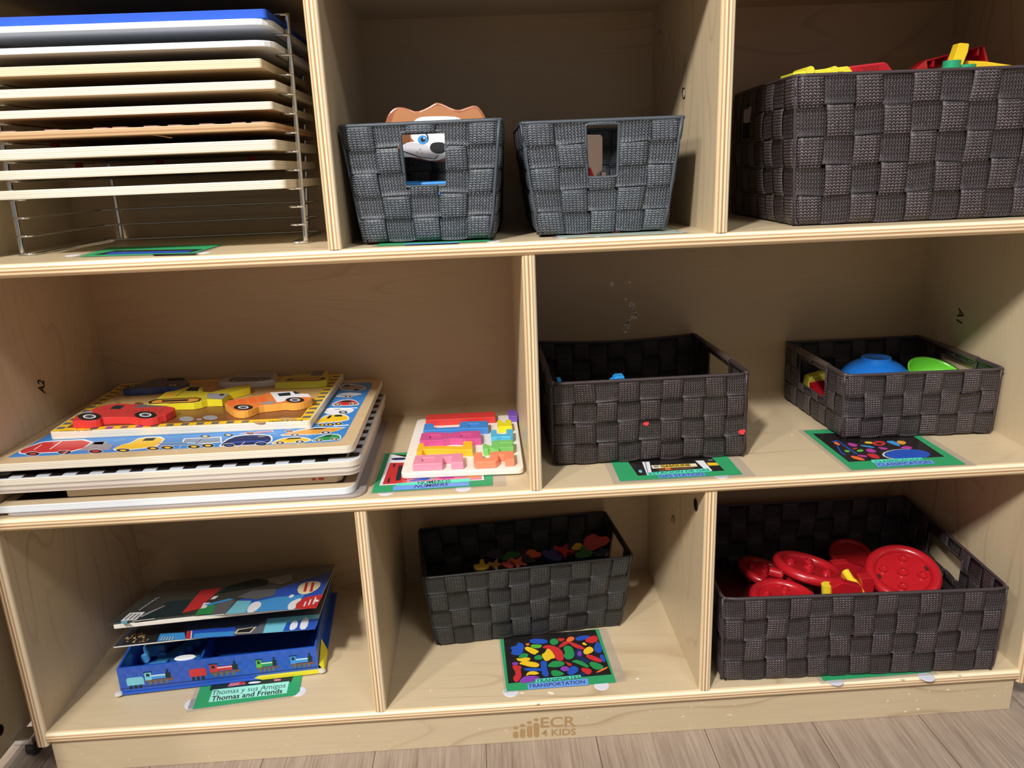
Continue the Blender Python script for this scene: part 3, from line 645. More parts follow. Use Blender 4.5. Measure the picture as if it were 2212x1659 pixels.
card('laminated card reading numbers, under the wooden number puzzle', B_, [(.4090, .0185), (.5460, .0210), (.5480, .143), (.4110, .141)], [(.4062, .0155), (.5615, .018), (.5625, .146), (.4065, .144)], q((200, 1102), (1405, 1035), (1400, 800), (330, 742)), nbs,
 [('caption_strip', CYAN, q((395, 1107), (1236, 1055), (1240, 1018), (402, 1074))), ('caption_strip', BLUES, q((360, 1157), (1232, 1100), (1232, 1060), (368, 1106)))],
 [('NÚMEROS', DKT, *q((650, 1088), (1024, 1062), (640, 1044)), .004, 0), ('NUMBERS', NAVYT, *q((602, 1128), (984, 1100), (618, 1092)), .008, 0)], [(*q((285, 1172))[0], .009), (*q((1165, 1128))[0], .009)])
q = zz(200, 1180, 3.568)
tp = [Pq('dark', (905, 1108), (1530, 1040), (1560, 980), (930, 1040), sm=0), Pq('pink', (1040, 1082), (1180, 1062), (1150, 1040), (1060, 1056), sm=0), Pq('red', (1120, 1068), (1170, 1062), (1180, 1040), (1140, 1046)), Pq('white', (1195, 1062), (1290, 1052), (1300, 1040), (1210, 1044)), Pq('pink', (1400, 1040), (1450, 1034), (1450, 1022), (1400, 1026), sm=0), Pq('blue', (1395, 1024), (1430, 1020), (1436, 1008), (1400, 1010), sm=0)]
fl_, fr_ = at(415.8, 1531.7, 2, C_+.001), at(645.6, 1500.5, 2, C_+.001); ex = (fr_-fl_); ey = Vector((-ex.y, ex.x, 0)).normalized()*.085
quadT = [(fl_.x, fl_.y), ((fl_+ex*.965).x, (fl_+ex*.965).y), ((fl_+ex).x+ey.x*.08, (fl_+ex).y+ey.y*.08), ((fl_+ex+ey).x, (fl_+ex+ey).y), ((fl_+ey).x, (fl_+ey).y)]
card('laminated card with slanted Spanish and English captions, under the blue train case', C_, quadT, None, q((900, 1112), (1530, 1046), (1560, 980), (930, 1030)), tp,
 [('caption_strip', PALE, q((893, 1202), (1496, 1132), (1516, 1040), (926, 1106)))],
 [('Thomas y sus Amigos', DKT, *q((921, 1160), (1490, 1098), (925, 1114)), -.004, .22), ('Thomas and Friends', INK, *q((919, 1194), (1464, 1132), (922, 1156)), .018, .2)], [(*q((780, 1210))[0], .011), (*q((1590, 1118))[0], .009)])
card('green laminated card peeking out beneath the wheel basket', C_, [(.9425, .0045), (1.0800, .0075), (1.078, .1), (.94, .097)], None, None, (), (), (), [(1804, 1470, .0095), (2001, 1461, .0095)])
card('green laminated card lying flat inside the wire rack', A, wq(A+.001, (172, 554), (418, 547), (480, 528), (240, 534)), None, [(200, 550.5), (412, 545), (440, 538), (250, 541)], [('p', 'blue', [(226, 550), (405, 545.3), (418, 541), (240, 544.5)], 0), ('p', 'black', [(330, 551), (422, 549.3), (430, 547), (330, 549)], 0)], (), (), [(158, 551, .008), (437, 545.5, .008)])  # black strip is a painted shadow along the wavy front edge
card('green laminated card beneath the puppy basket', A, [(.4385, .0150), (.5560, .0120), (.5590, .12), (.4410, .12)], None, None, (), [('caption_strip', BLUES, [(872, 528.5), (990, 524.5), (990, 522.5), (872, 526.5)])], (), [(838, 529, .007), (1066, 521, .007)])
card('pale glare covered card beneath the basket of plain boards', A, [(.6270, .0150), (.7560, .0130), (.7570, .11), (.6270, .11)], None, None, (), (), (), [(1212, 513, .008), (1290, 509.5, .007), (1460, 500, .010)], paper=plain('glare_pale_paper', (206, 222, 208), .3, coat=.5))  # paper whitened to paint in the glare on this card
# ------------------------------------------------------------------ number puzzle
q = zz(780, 840, 5.267)
zb0, zb1, zp = B_+.0018, B_+.0088, B_+.0178
c4 = [Vector((*at(*q((448, 965))[0], 2, zb1)[:2], 0)), Vector((*at(*q((1852, 905))[0], 2, zb1)[:2], 0)), Vector((*at(*q((1790, 290))[0], 2, zb1)[:2], 0)), Vector((*at(*q((640, 345))[0], 2, zb1)[:2], 0))]
def quad_round(c, r, n=5):
    out = []
    for i in range(4):
        p, a, b = c[i], c[i-1], c[(i+1) % 4]; da = (a-p).normalized()*r; db = (b-p).normalized()*r
        for k in range(n+1):
            t_ = k/n; s = p+da*(1-t_)**2+db*t_**2
            out.append((s.x, s.y))
    return out
NPF = plain('whitewashed_board', (240, 234, 222), .55, var=.05, scale=120)
nt = thing('number_puzzle', 'whitewashed wooden board of a number puzzle lying on the numbers card', 'puzzle', (.51, .13, zb0))
for c_ in c4: c_.x = min(c_.x, .5852)
obj('tray', MB().prism(quad_round(c4, .008), None, zb0, zb1), NPF, nt, bevel=.0012)
def blk(label, col, pts, holes=(), sm=0):
    P = [tuple(at(a, b, 2, zp)[:2]) for a, b in q(*pts)]; H = [[tuple(at(a, b, 2, zp)[:2]) for a, b in q(*h)] for h in holes]
    m = MB().prism(P, H, zb1+.0001, zp)
    single('number_block', m, plain('block_'+label.split()[0], col, .42, var=.03, coat=.15), label, 'toy block', 'number blocks lying on the puzzle board', bevel=.0009)
blk('red bar shaped block at the back of the number puzzle', (218, 58, 54), [(732, 357), (748, 293), (1525, 255), (1530, 318)])
blk('blue block with a square hole, in front of the red bar', (66, 138, 216), [(705, 474), (722, 396), (824, 387), (830, 443), (1112, 430), (1130, 375), (1147, 370), (1445, 362), (1450, 440), (960, 462)], [[(1215, 395), (1340, 390), (1340, 420), (1228, 427)]])
blk('magenta block with two square holes on the number puzzle', (210, 84, 146), [(665, 590), (688, 508), (700, 500), (830, 490), (930, 496), (1010, 498), (1100, 487), (1180, 480), (1358, 474), (1365, 563), (1190, 570), (1080, 562), (1010, 565), (930, 580), (820, 586)], [[(780, 525), (908, 520), (908, 553), (780, 560)], [(1125, 510), (1252, 505), (1252, 540), (1140, 546)]])
blk('amber block with raised ends between magenta and pink blocks', (248, 190, 44), [(626, 722), (655, 622), (668, 616), (716, 612), (719, 652), (900, 645), (1155, 652), (1162, 598), (1175, 593), (1266, 592), (1270, 690), (1120, 693), (930, 684), (705, 686), (694, 717)])
blk('pink block with a square hole at the front of the puzzle', (236, 150, 174), [(585, 858), (614, 762), (630, 754), (1158, 728), (1165, 832), (1022, 838), (1030, 770), (935, 776), (925, 844)], [[(690, 782), (830, 775), (830, 812), (692, 820)]])
blk('purple square block at the back corner of the number puzzle', (124, 84, 190), [(1680, 312), (1670, 240), (1760, 236), (1779, 306)])
blk('yellow forked block behind the light blue block', (240, 228, 30), [(1560, 430), (1549, 356), (1585, 350), (1628, 388), (1640, 384), (1640, 352), (1652, 347), (1705, 348), (1719, 424), (1640, 426)])
blk('light blue curved block in front of the yellow block', (92, 192, 232), [(1480, 550), (1474, 478), (1488, 466), (1538, 460), (1545, 506), (1600, 512), (1655, 506), (1650, 458), (1728, 455), (1730, 535), (1700, 545), (1600, 540), (1540, 548)])
blk('green block with a slit between light blue and orange blocks', (130, 208, 112), [(1392, 684), (1382, 618), (1412, 622), (1480, 648), (1490, 600), (1512, 584), (1733, 578), (1735, 662), (1570, 670), (1568, 695), (1470, 672), (1440, 684)], [[(1570, 612), (1728, 606), (1728, 616), (1578, 626)]])
blk('orange curved block at the front right of the puzzle', (246, 146, 108), [(1280, 815), (1278, 740), (1298, 722), (1374, 715), (1388, 785), (1460, 780), (1468, 720), (1480, 711), (1735, 702), (1745, 800), (1638, 806), (1628, 748), (1562, 746), (1560, 800), (1530, 822), (1300, 832)])
# ------------------------------------------------------------------ helpers for upright and tilted outlines
def ypr(mb, pts, y0, y1, holes=(), m=0, mside=None, sm=0):
    """outline seen at depth y0, extruded back to y1"""
    P = [(lambda a: (a.x, a.z))(at(px, py, 1, y0)) for px, py in (smooth_loop(pts, sm) if sm else pts)]
    H = [[(lambda a: (a.x, a.z))(at(px, py, 1, y0)) for px, py in h] for h in holes]
    return mb.prism(P, H, 0, y1-y0, lambda x, y, z: Vector((x, y1-z, y)), m=m, mside=mside)
def atpl(px, py, p0, n):
    d = _F + (px-1106)/FPX*_R2 - (py-829.5)/FPX*_U2; c = Vector(CAMP)
    return c + d*((Vector(p0)-c).dot(n)/d.dot(n))
def plp(mb, pts, p0, n, h, m=0, sm=0):
    p1 = Vector(p0)+n*h; return mb.flat([atpl(a, b, p1, n) for a, b in (smooth_loop(pts, sm) if sm else pts)], m)
# ------------------------------------------------------------------ wire rack with puzzle boards
LV = [.6586+.01935*k for k in range(13)]
pr0, pr1 = Vector((.3505, .0916, A+.002)), Vector((.3573, .0916, LV[12]+.0015))
pl0 = at(48.6, 549, 1, .0916); pl0.z = A+.002; pl1 = at(5.6, 316, 1, .0916); pl1 = pl0+(pl1-pl0)*((LV[12]-pl0.z)/(pl1.z-pl0.z))
rk = thing('wire_rack', 'chrome wire rack on the top shelf holding nine puzzle boards', 'rack', (.19, .17, A))
b0 = at(266, 530, 1, .262); b0.z = A+.002; b1_ = at(241, 389, 1, .262); b1_ = b0+(b1_-b0)*((LV[12]-b0.z)/(b1_.z-b0.z))
obj('post', MB().tube([pr0, pr1], .0027, seg=12), CHROME, rk, smooth=True)
obj('post', MB().tube([pl0, pl1], .0027, seg=12), CHROME, rk, smooth=True)
obj('post', MB().tube([b0, b1_], .0027, seg=12), CHROME, rk, smooth=True)
obj('post', MB().tube([Vector((.317, .262, A+.002)), Vector((.336, .262, LV[12]))], .0027, seg=12), CHROME, rk, smooth=True)
for k, z in enumerate(LV):
    f = (z-LV[0])/(LV[12]-LV[0]); R_ = pr0.lerp(pr1, f); L_ = pl0.lerp(pl1, f)
    yr = .256; xr = R_.x-.002; xl = L_.x+.002; zz0 = z
    path = [(L_.x-.003, .0885, zz0), (L_.x+.010, .0875, zz0), (L_.x+.014, .0890, zz0), (L_.x+.014, .095, zz0), (.056, yr-.004, zz0), (.060, yr, zz0), (R_.x-.020, yr, zz0), (R_.x-.014, yr-.004, zz0), (R_.x-.014, .095, zz0), (R_.x-.014, .0890, zz0), (R_.x-.010, .0875, zz0), (R_.x+.003, .0885, zz0)]
    obj('shelf_wire', MB().tube(path, .0011 if k else .0014, seg=8), CHROME, rk, smooth='all')
def rackboard(k, label, x1, y0, th, mats, face, dark=None, knobs=(), r=.006, x0=.0505, dep=.212, name='puzzle_board', cat='puzzle'):
    z0 = LV[k]+.0013
    mb = MB().prism(rrect(x0, y0, x1, y0+dep, r, 5), None, z0, z0+th, m=0, mside=1)
    t = thing(name, label, cat, ((x0+x1)/2, y0+dep/2, z0), 0, 'boards slotted in the wire rack')
    obj('board', mb, [face, mats], t, bevel=.0007)
    for (px, c, yk_) in knobs:
        q_ = at(px, 0, 1, yk_)
        # find x at the board top height
        x = at(px, 300, 1, yk_).x
        obj('knob', MB().lathe([(0, .0075), (.0035, .0075), (.0042, .006), (.0036, .0), (0, 0)], lambda a, b, h: Vector((x+a, yk_+b, z0+th+h)), seg=14), plain('knob_'+c, {'red': (176, 40, 48), 'dark': (70, 56, 54)}[c], .4), t, smooth=True)
    return z0+th
DKB = plain('board_underside', (96, 92, 92), .6)
LB = plain('pale_basswood', (232, 220, 196), .6, var=.06, scale=50); BRNB = plyedge('hardboard_edge', 2, 0, ((214, 178, 132), (168, 126, 88), (196, 156, 112)), 2)
rackboard(3, 'pale plywood puzzle board, lowest in the wire rack', .3480, .040, .0088, BRD_E, LB)
rackboard(4, 'pale plywood puzzle board with dark and red knobs, second from the bottom of the rack', .3392, .038, .0090, BRD_E, LB, knobs=[(160, 'red', .12), (337, 'red', .15), (540, 'red', .14)])
rackboard(5, 'pale plywood puzzle board with red knobs, third from the bottom of the rack', .3430, .040, .0100, BRD_E, LB, knobs=[(117, 'red', .10), (306, 'red', .15), (515, 'red', .15)])
t6 = rackboard(6, 'thin brown hardboard puzzle with raised pieces, fourth from the bottom of the rack', .3435, .038, .0072, BRNB, plain('hardboard', (186, 148, 108), .6), r=.010)
rackboard(7, 'plywood puzzle board with tan edge right above the brown hardboard puzzle', .3440, .040, .0078, BRD_E, TANB, r=.004)
rackboard(8, 'plywood puzzle board third below the white boards of the rack', .3495, .040, .0082, BRD_E, LB, r=.003)
rackboard(9, 'thick honey toned plywood board just below the white boards in the rack', .3390, .036, .0088, plyedge('honey_ply_edge', 2, 0, ((242, 228, 194), (210, 186, 144), (230, 212, 174)), 5), TANB, r=.003)
t10 = rackboard(10, 'white painted board with rounded corners, lower of the two white ones', .3520, .034, .0058, WHITE_E, plain('white_paint', (236, 240, 246), .35, coat=.3), r=.020)
t11 = rackboard(11, 'white painted board with rounded corners right under the blue foam board', .3520, .034, .0058, WHITE_E, plain('white_paint', (236, 240, 246), .35, coat=.3), r=.020)
m = MB().prism(rrect(.0505, .0375, .3490, .250, .004, 4), None, t11, t11+.0088)
single('foam_board', m, plain('blue_foam', (36, 92, 214), .75, var=.12, scale=30, bump=.3), 'bright blue foam board lying on the topmost white board of the rack', 'board', bevel=.001)
# low raised pieces on the hardboard puzzle
rb = bpy.data.objects.get('puzzle_board.003')
for px in (20, 115, 220, 262, 330, 382, 450, 528, 555):
    x = at(px, 285, 1, .045).x; w = .008 if px not in (528, 555) else .012
    obj('raised_piece', MB().prism(rrect(x-w, .042, x+w, .060, .003, 3), None, t6, t6+.0012), plain('piece_mauve', (176, 132, 116), .5), rb)
# wood splinter hanging from the hardboard puzzle
obj('splinter', MB().tube([at(310, 288, 1, .04), at(372, 298, 1, .05)], .0005, seg=5), BRNB, rb)
# ------------------------------------------------------------------ stack of puzzles on the middle shelf
def stackb(label, x0, y0, x1, y1, z0, z1, face, edge, r=.012, name='puzzle_board'):
    t = thing(name, label, 'puzzle', ((x0+x1)/2, (y0+y1)/2, z0), 0, 'wooden puzzles stacked on the middle shelf')
    obj('board', MB().prism(rrect2(x0, y0, x1, y1, r, min(r, .003) if x0 < .003 else r, 6), None, z0, z1, m=0, mside=1), [face, edge], t, bevel=.0008); return t
GREYB = plain('grey_hardboard', (150, 140, 136), .6, var=.1, scale=300)
EDGE_G = plyedge('grey_edge', 2, 0, ((190, 180, 174), (150, 138, 134), (168, 156, 150)), 2)
EDGE_B = plyedge('brownish_edge', 2, 0, ((232, 222, 208), (166, 148, 138), (182, 164, 152)), 2)
EDGE_W = plyedge('bluish_white_edge', 2, 0, ((244, 248, 252), (214, 222, 230), (232, 238, 244)), 4)
stackb('thin grey board with rounded corners, lowest of the puzzle stack', .0055, .0075, .4020, .275, B_+.0003, B_+.0042, GREYB, EDGE_G, .016)
s5_ = stackb('puzzle tray with a black recess and a loose inner board, second from the bottom', .0012, .009, .3915, .278, B_+.0043, B_+.0130, plain('tan_paper_face', (206, 184, 150), .6, var=.05), EDGE_W, .012)
z5 = B_+.0130
rc = MB().prism([(.0145, .0235), (.3780, .0235), (.3830, .24), (.0145, .24)], None, z5, z5+.0002); obj('recess', rc, BLACKP, s5_)
ib = MB().prism([(.0710, .0235), (.3700, .0235), (.3760, .0290), (.3790, .24), (.0690, .24)], None, z5+.0002, z5+.0140); obj('inner_board', ib, plain('cream_board', (226, 206, 172), .6, var=.05), s5_, bevel=.002)
for cx, cy, rx in ((678, 1035.5, 5), (694, 1034.5, 7)):
    c = at(cx, cy, 1, .0234); obj('red_mark', MB().prism([(c.x+a, c.z+b) for a, b in ell(0, 0, rx/1850, 2.4/1850, 12)], None, 0, .0002, lambda x, y, z: Vector((x, .0234-z, y))), PC['red'], s5_)
z4 = z5+.0142
stackb('dull brown hardboard puzzle seen edge on, below the chequered one', .0012, .009, .3990, .276, z4, z4+.0090, GREYB, EDGE_B, .014)
z3 = z4+.0091
s3_ = stackb('puzzle board with a black and white chequered border, under the traffic puzzle', .0012, .009, .4000, .279, z3, z3+.0080, plain('chequer_white', (214, 222, 234), .4, coat=.2), BRD_E, .014)
z3t = z3+.0080; chk = MB(); n_ = 14
for i in range(n_+1):
    x = .0052+i*.0288
    if x+.0144 < .392: chk.prism([(x, .0115), (x+.0144, .0115), (x+.0144, .0215), (x, .0215)], None, z3t, z3t+.00006)
chk.prism([(.014, .0215), (.384, .0215), (.384, .265), (.014, .265)], None, z3t, z3t+.00006)  # black sheet painting the shadow in the gap under the traffic puzzle
for i in range(10):
    y = .022+i*.0258; chk.prism([(.3865, y), (.3975, y), (.3975, y+.0125), (.3865, y+.0125)], None, z3t, z3t+.00006)
obj('chequers_and_gap_shadow', chk, BLACKP, s3_)['kind'] = 'stuff'
obj('inner_board', MB().box((.05, .045, z3t+.0001), (.36, .25, z3t+.0086)), plain('dark_board', (52, 46, 46), .6), s3_)
z2 = z3t+.0088
s2_ = stackb('traffic puzzle board with cars on blue ground, near the top of the stack', .0012, .009, .3955, .2885, z2, z2+.0090, plain('tan_board_face', (204, 178, 138), .6, var=.08, scale=40), BRD_E, .010)
z2t = z2+.0090
ins = [(17, 988), (400, 968.5), (700, 955), (727, 953), (737, 949), (744, 941), (770, 893), (804, 832), (803, 827), (790, 826), (500, 840), (262, 851)]
obj('puzzle_picture', pxp(MB(), ins, z2t, .0002), plain('traffic_blue', (52, 138, 218), .4, coat=.3), s2_)
pic = MB(); zq = [z2t+.00021]
def veh(c, pts, wheels=(), hub='yellow', extra=(), sm=1, big=True):
    cx = sum(p[0] for p in pts)/len(pts); cy = sum(p[1] for p in pts)/len(pts)
    z = zq[0]
    pxp(pic, [(cx+(x-cx)*1.05+(1.2 if x > cx else -1.2), cy+(y-cy)*1.08+(.8 if y > cy else -.8)) for x, y in pts], z, .00002, PCL.index('white'), sm)
    pxp(pic, pts, z+.00002, .00002, PCL.index(c), sm)
    for cc, pp in extra: pxp(pic, pp, z+.00004, .00002, PCL.index(cc), 0)
    for (x, y, rx, ry) in wheels:
        pxe(pic, x, y, rx+1, ry+.8, z+.00006, .00002, PCL.index('white')); pxe(pic, x, y, rx, ry, z+.00008, .00002, PCL.index('black')); pxe(pic, x, y, rx*.48, ry*.48, z+.0001, .00002, PCL.index(hub))
    zq[0] += .000004
qa = zz(0, 900, 5.267); qb = zz(400, 900, 4.809); qc = zz(480, 790, 5.82)
def wh(q_, s_, *L): return [(*q_((a, b))[0], c/s_, d/s_) for a, b, c, d in L]
veh('red', qa((220, 385), (400, 320), (520, 285), (1075, 262), (900, 388), (480, 408), (250, 422)), extra=[('grey', qa((890, 385), (1080, 285), (1225, 278), (1215, 310), (1285, 322), (1240, 382), (1180, 378))), ('dark', qa((1050, 315), (1080, 290), (1185, 285), (1168, 315))), ('white', qa((560, 370), (690, 282), (705, 282), (575, 370))), ('white', qa((380, 376), (470, 318), (480, 318), (392, 376)))], wheels=wh(qa, 5.267, (372, 422, 80, 22), (735, 405, 78, 22), (1088, 395, 80, 22)), hub='red')
veh('yellow', qa((1275, 378), (1380, 320), (1500, 300), (1590, 240), (1880, 235), (1790, 330), (1700, 348), (1480, 372)), extra=[('dark', qa((1615, 275), (1660, 245), (1780, 240), (1740, 272))), ('grey', qa((1800, 300), (2130, 290), (2125, 300), (1790, 310))), ('grey', qa((1800, 325), (2330, 312), (2325, 325), (1790, 338)))], wheels=wh(qa, 5.267, (1400, 383, 80, 20), (1740, 361, 72, 20), (1905, 353, 75, 20)))
veh('grey', qb((-20, 268), (0, 232), (362, 215), (368, 262), (200, 275)), extra=[('sky', qb((0, 243), (360, 228), (360, 233), (0, 248))), ('sky', qb((0, 258), (360, 244), (360, 248), (0, 262))), ('black', qb((100, 285), (172, 228), (178, 228), (108, 285)))], wheels=wh(qb, 4.809, (90, 312, 66, 19), (237, 301, 66, 19)), sm=0)
veh('navy', qb((360, 297), (480, 215), (640, 190), (860, 193), (895, 222), (885, 262), (800, 286), (400, 306)), wheels=wh(qb, 4.809, (455, 297, 58, 18), (790, 282, 60, 18)), hub='blue', extra=[('dgrey', qb((748, 215), (765, 196), (832, 192), (826, 214))), ('blue', qb((480, 262), (880, 240), (880, 250), (470, 275)))])
veh('yellow', qb((890, 280), (960, 245), (1060, 220), (1200, 214), (1300, 236), (1290, 250), (1200, 264), (1000, 274)), wheels=wh(qb, 4.809, (985, 272, 42, 14), (1190, 260, 42, 13)), hub='cream', extra=[('dark', qb((1035, 238), (1075, 222), (1190, 216), (1210, 228)))])
veh('green', qb((1310, 250), (1390, 212), (1490, 184), (1590, 188), (1612, 214), (1600, 236), (1380, 252)), wheels=wh(qb, 4.809, (1390, 244, 36, 12), (1548, 233, 34, 11)), hub='cream', extra=[('dark', qb((1430, 208), (1475, 190), (1530, 186), (1500, 206)))])
veh('amber', qb((1005, 185), (1200, 140), (1350, 117), (1650, 117), (1560, 152), (1420, 176), (1030, 192)), wheels=wh(qb, 4.809, (1140, 190, 42, 13), (1460, 165, 46, 13)), hub='white', extra=[('dark', qb((1270, 135), (1350, 119), (1480, 117), (1410, 133)))], sm=0)
veh('red', qb((560, 172), (640, 163), (760, 158), (900, 150), (900, 158), (700, 172)), wheels=wh(qb, 4.809, (675, 172, 44, 12), (1080, 150, 42, 10)), hub='red', sm=0)
for x_, y_ in ((208, 203), (448, 190)): pxe(pic, *qb((x_, y_))[0], 50/4.809, 14/4.809, zq[0]+.00006, .00002, PCL.index('black')); pxe(pic, *qb((x_, y_))[0], 26/4.809, 7/4.809, zq[0]+.0001, .00002, PCL.index('cream'))
veh('yellow', qc((1170, 725), (1240, 665), (1330, 622), (1500, 608), (1590, 650), (1565, 690), (1260, 712)), wheels=wh(qc, 5.82, (1258, 745, 46, 18), (1362, 738, 46, 18), (1462, 730, 46, 18)), extra=[('dark', qc((1310, 665), (1345, 625), (1385, 622), (1350, 662))), ('dark', qc((1405, 640), (1420, 618), (1500, 615), (1510, 638)))])
veh('white', qc((1280, 600), (1330, 540), (1450, 532), (1660, 545), (1610, 585), (1500, 600)), wheels=wh(qc, 5.82, (1520, 584, 56, 17)), hub='white', extra=[('dark', qc((1390, 545), (1420, 533), (1500, 540), (1470, 548)))])
veh('red', qc((1380, 497), (1420, 465), (1540, 430), (1650, 432), (1712, 472), (1690, 492), (1480, 500)), wheels=wh(qc, 5.82, (1452, 488, 38, 14), (1642, 480, 38, 14)), hub='cream', extra=[('dark', qc((1470, 458), (1530, 436), (1625, 436), (1620, 456)))])
veh('white', qc((1420, 378), (1560, 338), (1780, 356), (1640, 376), (1500, 388)), wheels=wh(qc, 5.82, (1583, 388, 44, 13)), hub='white', extra=[('black', qc((1400, 372), (1660, 368), (1770, 358), (1560, 380)))])
veh('grey', qc((1490, 300), (1500, 245), (1640, 232), (1790, 268), (1792, 292), (1640, 305)), wheels=wh(qc, 5.82, (1685, 302, 46, 13)), hub='dark', extra=[('dark', qc((1525, 262), (1540, 240), (1600, 238), (1600, 260)))])
pxtext(pic, 'BEEP', *qb((1260, 208), (1410, 186), (1252, 192)), zq[0], PCL.index('cyanp')); pxtext(pic, 'HONK', *qb((870, 180), (960, 188), (860, 165)), zq[0], PCL.index('cyanp'))
pxtext(pic, 'ZOOM', *qc((1440, 436), (1530, 416), (1432, 425)), zq[0], PCL.index('cyanp')); pxtext(pic, 'VROOM', *qa((1290, 290), (1430, 262), (1280, 275)), zq[0], PCL.index('cyanp'))
for a_, b_ in ((qb((540, 328))[0], qb((620, 262))[0]), (qb((1178, 292))[0], qb((1210, 225))[0]), (qc((1590, 745))[0], qc((1400, 760))[0]), (qc((1700, 530))[0], qc((1300, 545))[0]), (qa((2010, 392))[0], qa((2060, 330))[0]), (qa((690, 448))[0], qa((770, 390))[0])):
    pic.tube([at(*a_, 2, z2t+.0003), at(*b_, 2, z2t+.0003)], .0005, PCL.index('white'), seg=4)
o = obj('vehicle_prints', pic, PCM, s2_, label='printed cars and trucks of the traffic puzzle'); o['kind'] = 'stuff'
# the construction puzzle on top
z1 = z2t+.0003; z1t = z1+.0096
cc = [at(105, 934, 2, z1t), at(671, 908.6, 2, z1t), at(743, 807, 2, z1t), at(268, 826, 2, z1t)]
cc = [Vector((c.x, min(c.y, .2935), 0)) for c in cc]
s1_ = thing('construction_puzzle', 'construction puzzle board with a yellow striped border on top of the stack', 'puzzle', (.18, .19, z1), 0, 'wooden puzzles stacked on the middle shelf')
obj('board', MB().prism(quad_round(cc, .006), None, z1, z1t, m=0, mside=1), [plain('cream_print', (240, 228, 180), .4, coat=.2), BRD_E], s1_, bevel=.0008)
def Q1(u, v, h=0.):
    p = cc[0]*(1-u)*(1-v)+cc[1]*u*(1-v)+cc[2]*u*v+cc[3]*(1-u)*v; return Vector((p.x, p.y, z1t+h))
def qp(mb, pts, h, m): mb.flat([Q1(u, v, h) for u, v in pts], PCL.index(m))
pb = MB(); qp(pb, [(.008, .012), (.992, .012), (.992, .988), (.008, .988)], .0001, 'yellow')
for i in range(12):
    u = .15+i*.058
    if u < .74: qp(pb, [(u, .014), (u+.028, .014), (u+.026, .055), (u-.002, .055)], .00014, 'purple' if i < 4 and i % 2 else 'dgrey')
for i in range(12):
    v = .05+i*.078; qp(pb, [(.958, v), (.990, v), (.990, v+.038), (.958, v+.038)], .00014, 'dgrey'); qp(pb, [(.010, v), (.04, v), (.04, v+.038), (.010, v+.038)], .00014, 'dgrey')
qp(pb, [(.045, .062), (.953, .062), (.953, .945), (.045, .945)], .00016, 'brown'); qp(pb, [(.05, .34), (.952, .36), (.952, .94), (.05, .94)], .0002, 'tan')
rnd = random.Random(9)
for i in range(40):
    u, v = rnd.uniform(.08, .92), rnd.uniform(.30, .9); pb.flat([Q1(u+a, v+b, .00024) for a, b in ell(0, 0, rnd.uniform(.004, .012), rnd.uniform(.004, .012), 8)], PCL.index('brown'))
for cx, cy, rx, ry, c in ((403, 905, 16, 5.5, 'grey'), (430.5, 906, 6, 2.4, 'grey'), (454, 902, 16, 5, 'grey'), (300, 872, 10, 3, 'brown'), (620, 905, 20, 3, 'tan'), (560, 912, 14, 2.5, 'tan')): pxe(pb, cx, cy, rx, ry, z1t+.0003, .00003, PCL.index(c))
pxtext(pb, 'Melissa & Doug', *qc((580, 712), (1020, 692), (585, 692)), z1t+.0003, PCL.index('dark'), .0, .3); pxtext(pb, 'crafted by hand', *qa((680, 172), (1050, 160), (684, 158)), z1t+.0003, PCL.index('brown'), .0, .2)
o = obj('printed_scene', pb, PCM, s1_); o['kind'] = 'stuff'
zpt = z1t+.0096
def piece(label, name, side, top, pts, decals=(), wheels=(), sm=1):
    P = [tuple(at(a, b, 2, zpt)[:2]) for a, b in (smooth_loop(pts, sm) if sm else pts)]
    P = [(x, min(y, .2945)) for x, y in P]
    cx = sum(p[0] for p in P)/len(P); cy = sum(p[1] for p in P)/len(P)
    t = thing(name, label, 'puzzle piece', (cx, cy, z1t+.0002), 0, 'vehicle pieces standing proud of the construction puzzle')
    obj('body', MB().prism(P, None, z1t+.0004, zpt, m=0, mside=1), [plain('piece_top_'+name, top, .4, coat=.2), plain('piece_side_'+name, side, .45, coat=.1)], t, bevel=.0006)
    d = MB(); z = zpt
    for k, (c, pp) in enumerate(decals): pxp(d, pp, z+.000015*k, .00006, PCL.index(c), 0)
    for (x, y, rx, ry) in wheels:
        pxe(d, x, y, rx, ry, z+.00015, .00006, PCL.index('black')); pxe(d, x, y, rx*.55, ry*.55, z+.0002, .00006, PCL.index('white')); pxe(d, x, y, rx*.4, ry*.4, z+.00025, .00006, PCL.index('dgrey')); pxe(d, x, y, rx*.15, ry*.15, z+.0003, .00006, PCL.index('black'))
    if decals or wheels: o = obj('printed_details', d, PCM, t); o['kind'] = 'stuff'
qd = zz(0, 760, 2.572); qe = zz(240, 790, 7.9)
piece('red truck piece with a worn front at the left of the construction puzzle', 'red_truck_piece', (226, 58, 56), (206, 60, 58), qd((396, 378), (430, 350), (500, 322), (600, 290), (690, 286), (770, 292), (960, 304), (978, 316), (925, 346), (900, 352), (862, 366), (800, 374), (748, 362), (580, 362), (545, 378), (490, 385), (430, 382), (410, 386)),
      [('dgrey', qd((745, 306), (780, 292), (950, 302), (740, 310))), ('dark', qd((608, 317), (640, 297), (694, 297), (668, 318))), ('grey', qd((425, 350), (480, 330), (520, 328), (500, 345)))]+[('brown', qd((700+i*36, 336), (722+i*36, 316), (726+i*36, 316), (706+i*36, 336))) for i in range(6)], wh(qd, 2.572, (497, 359, 66, 21), (808, 350, 62, 20)))
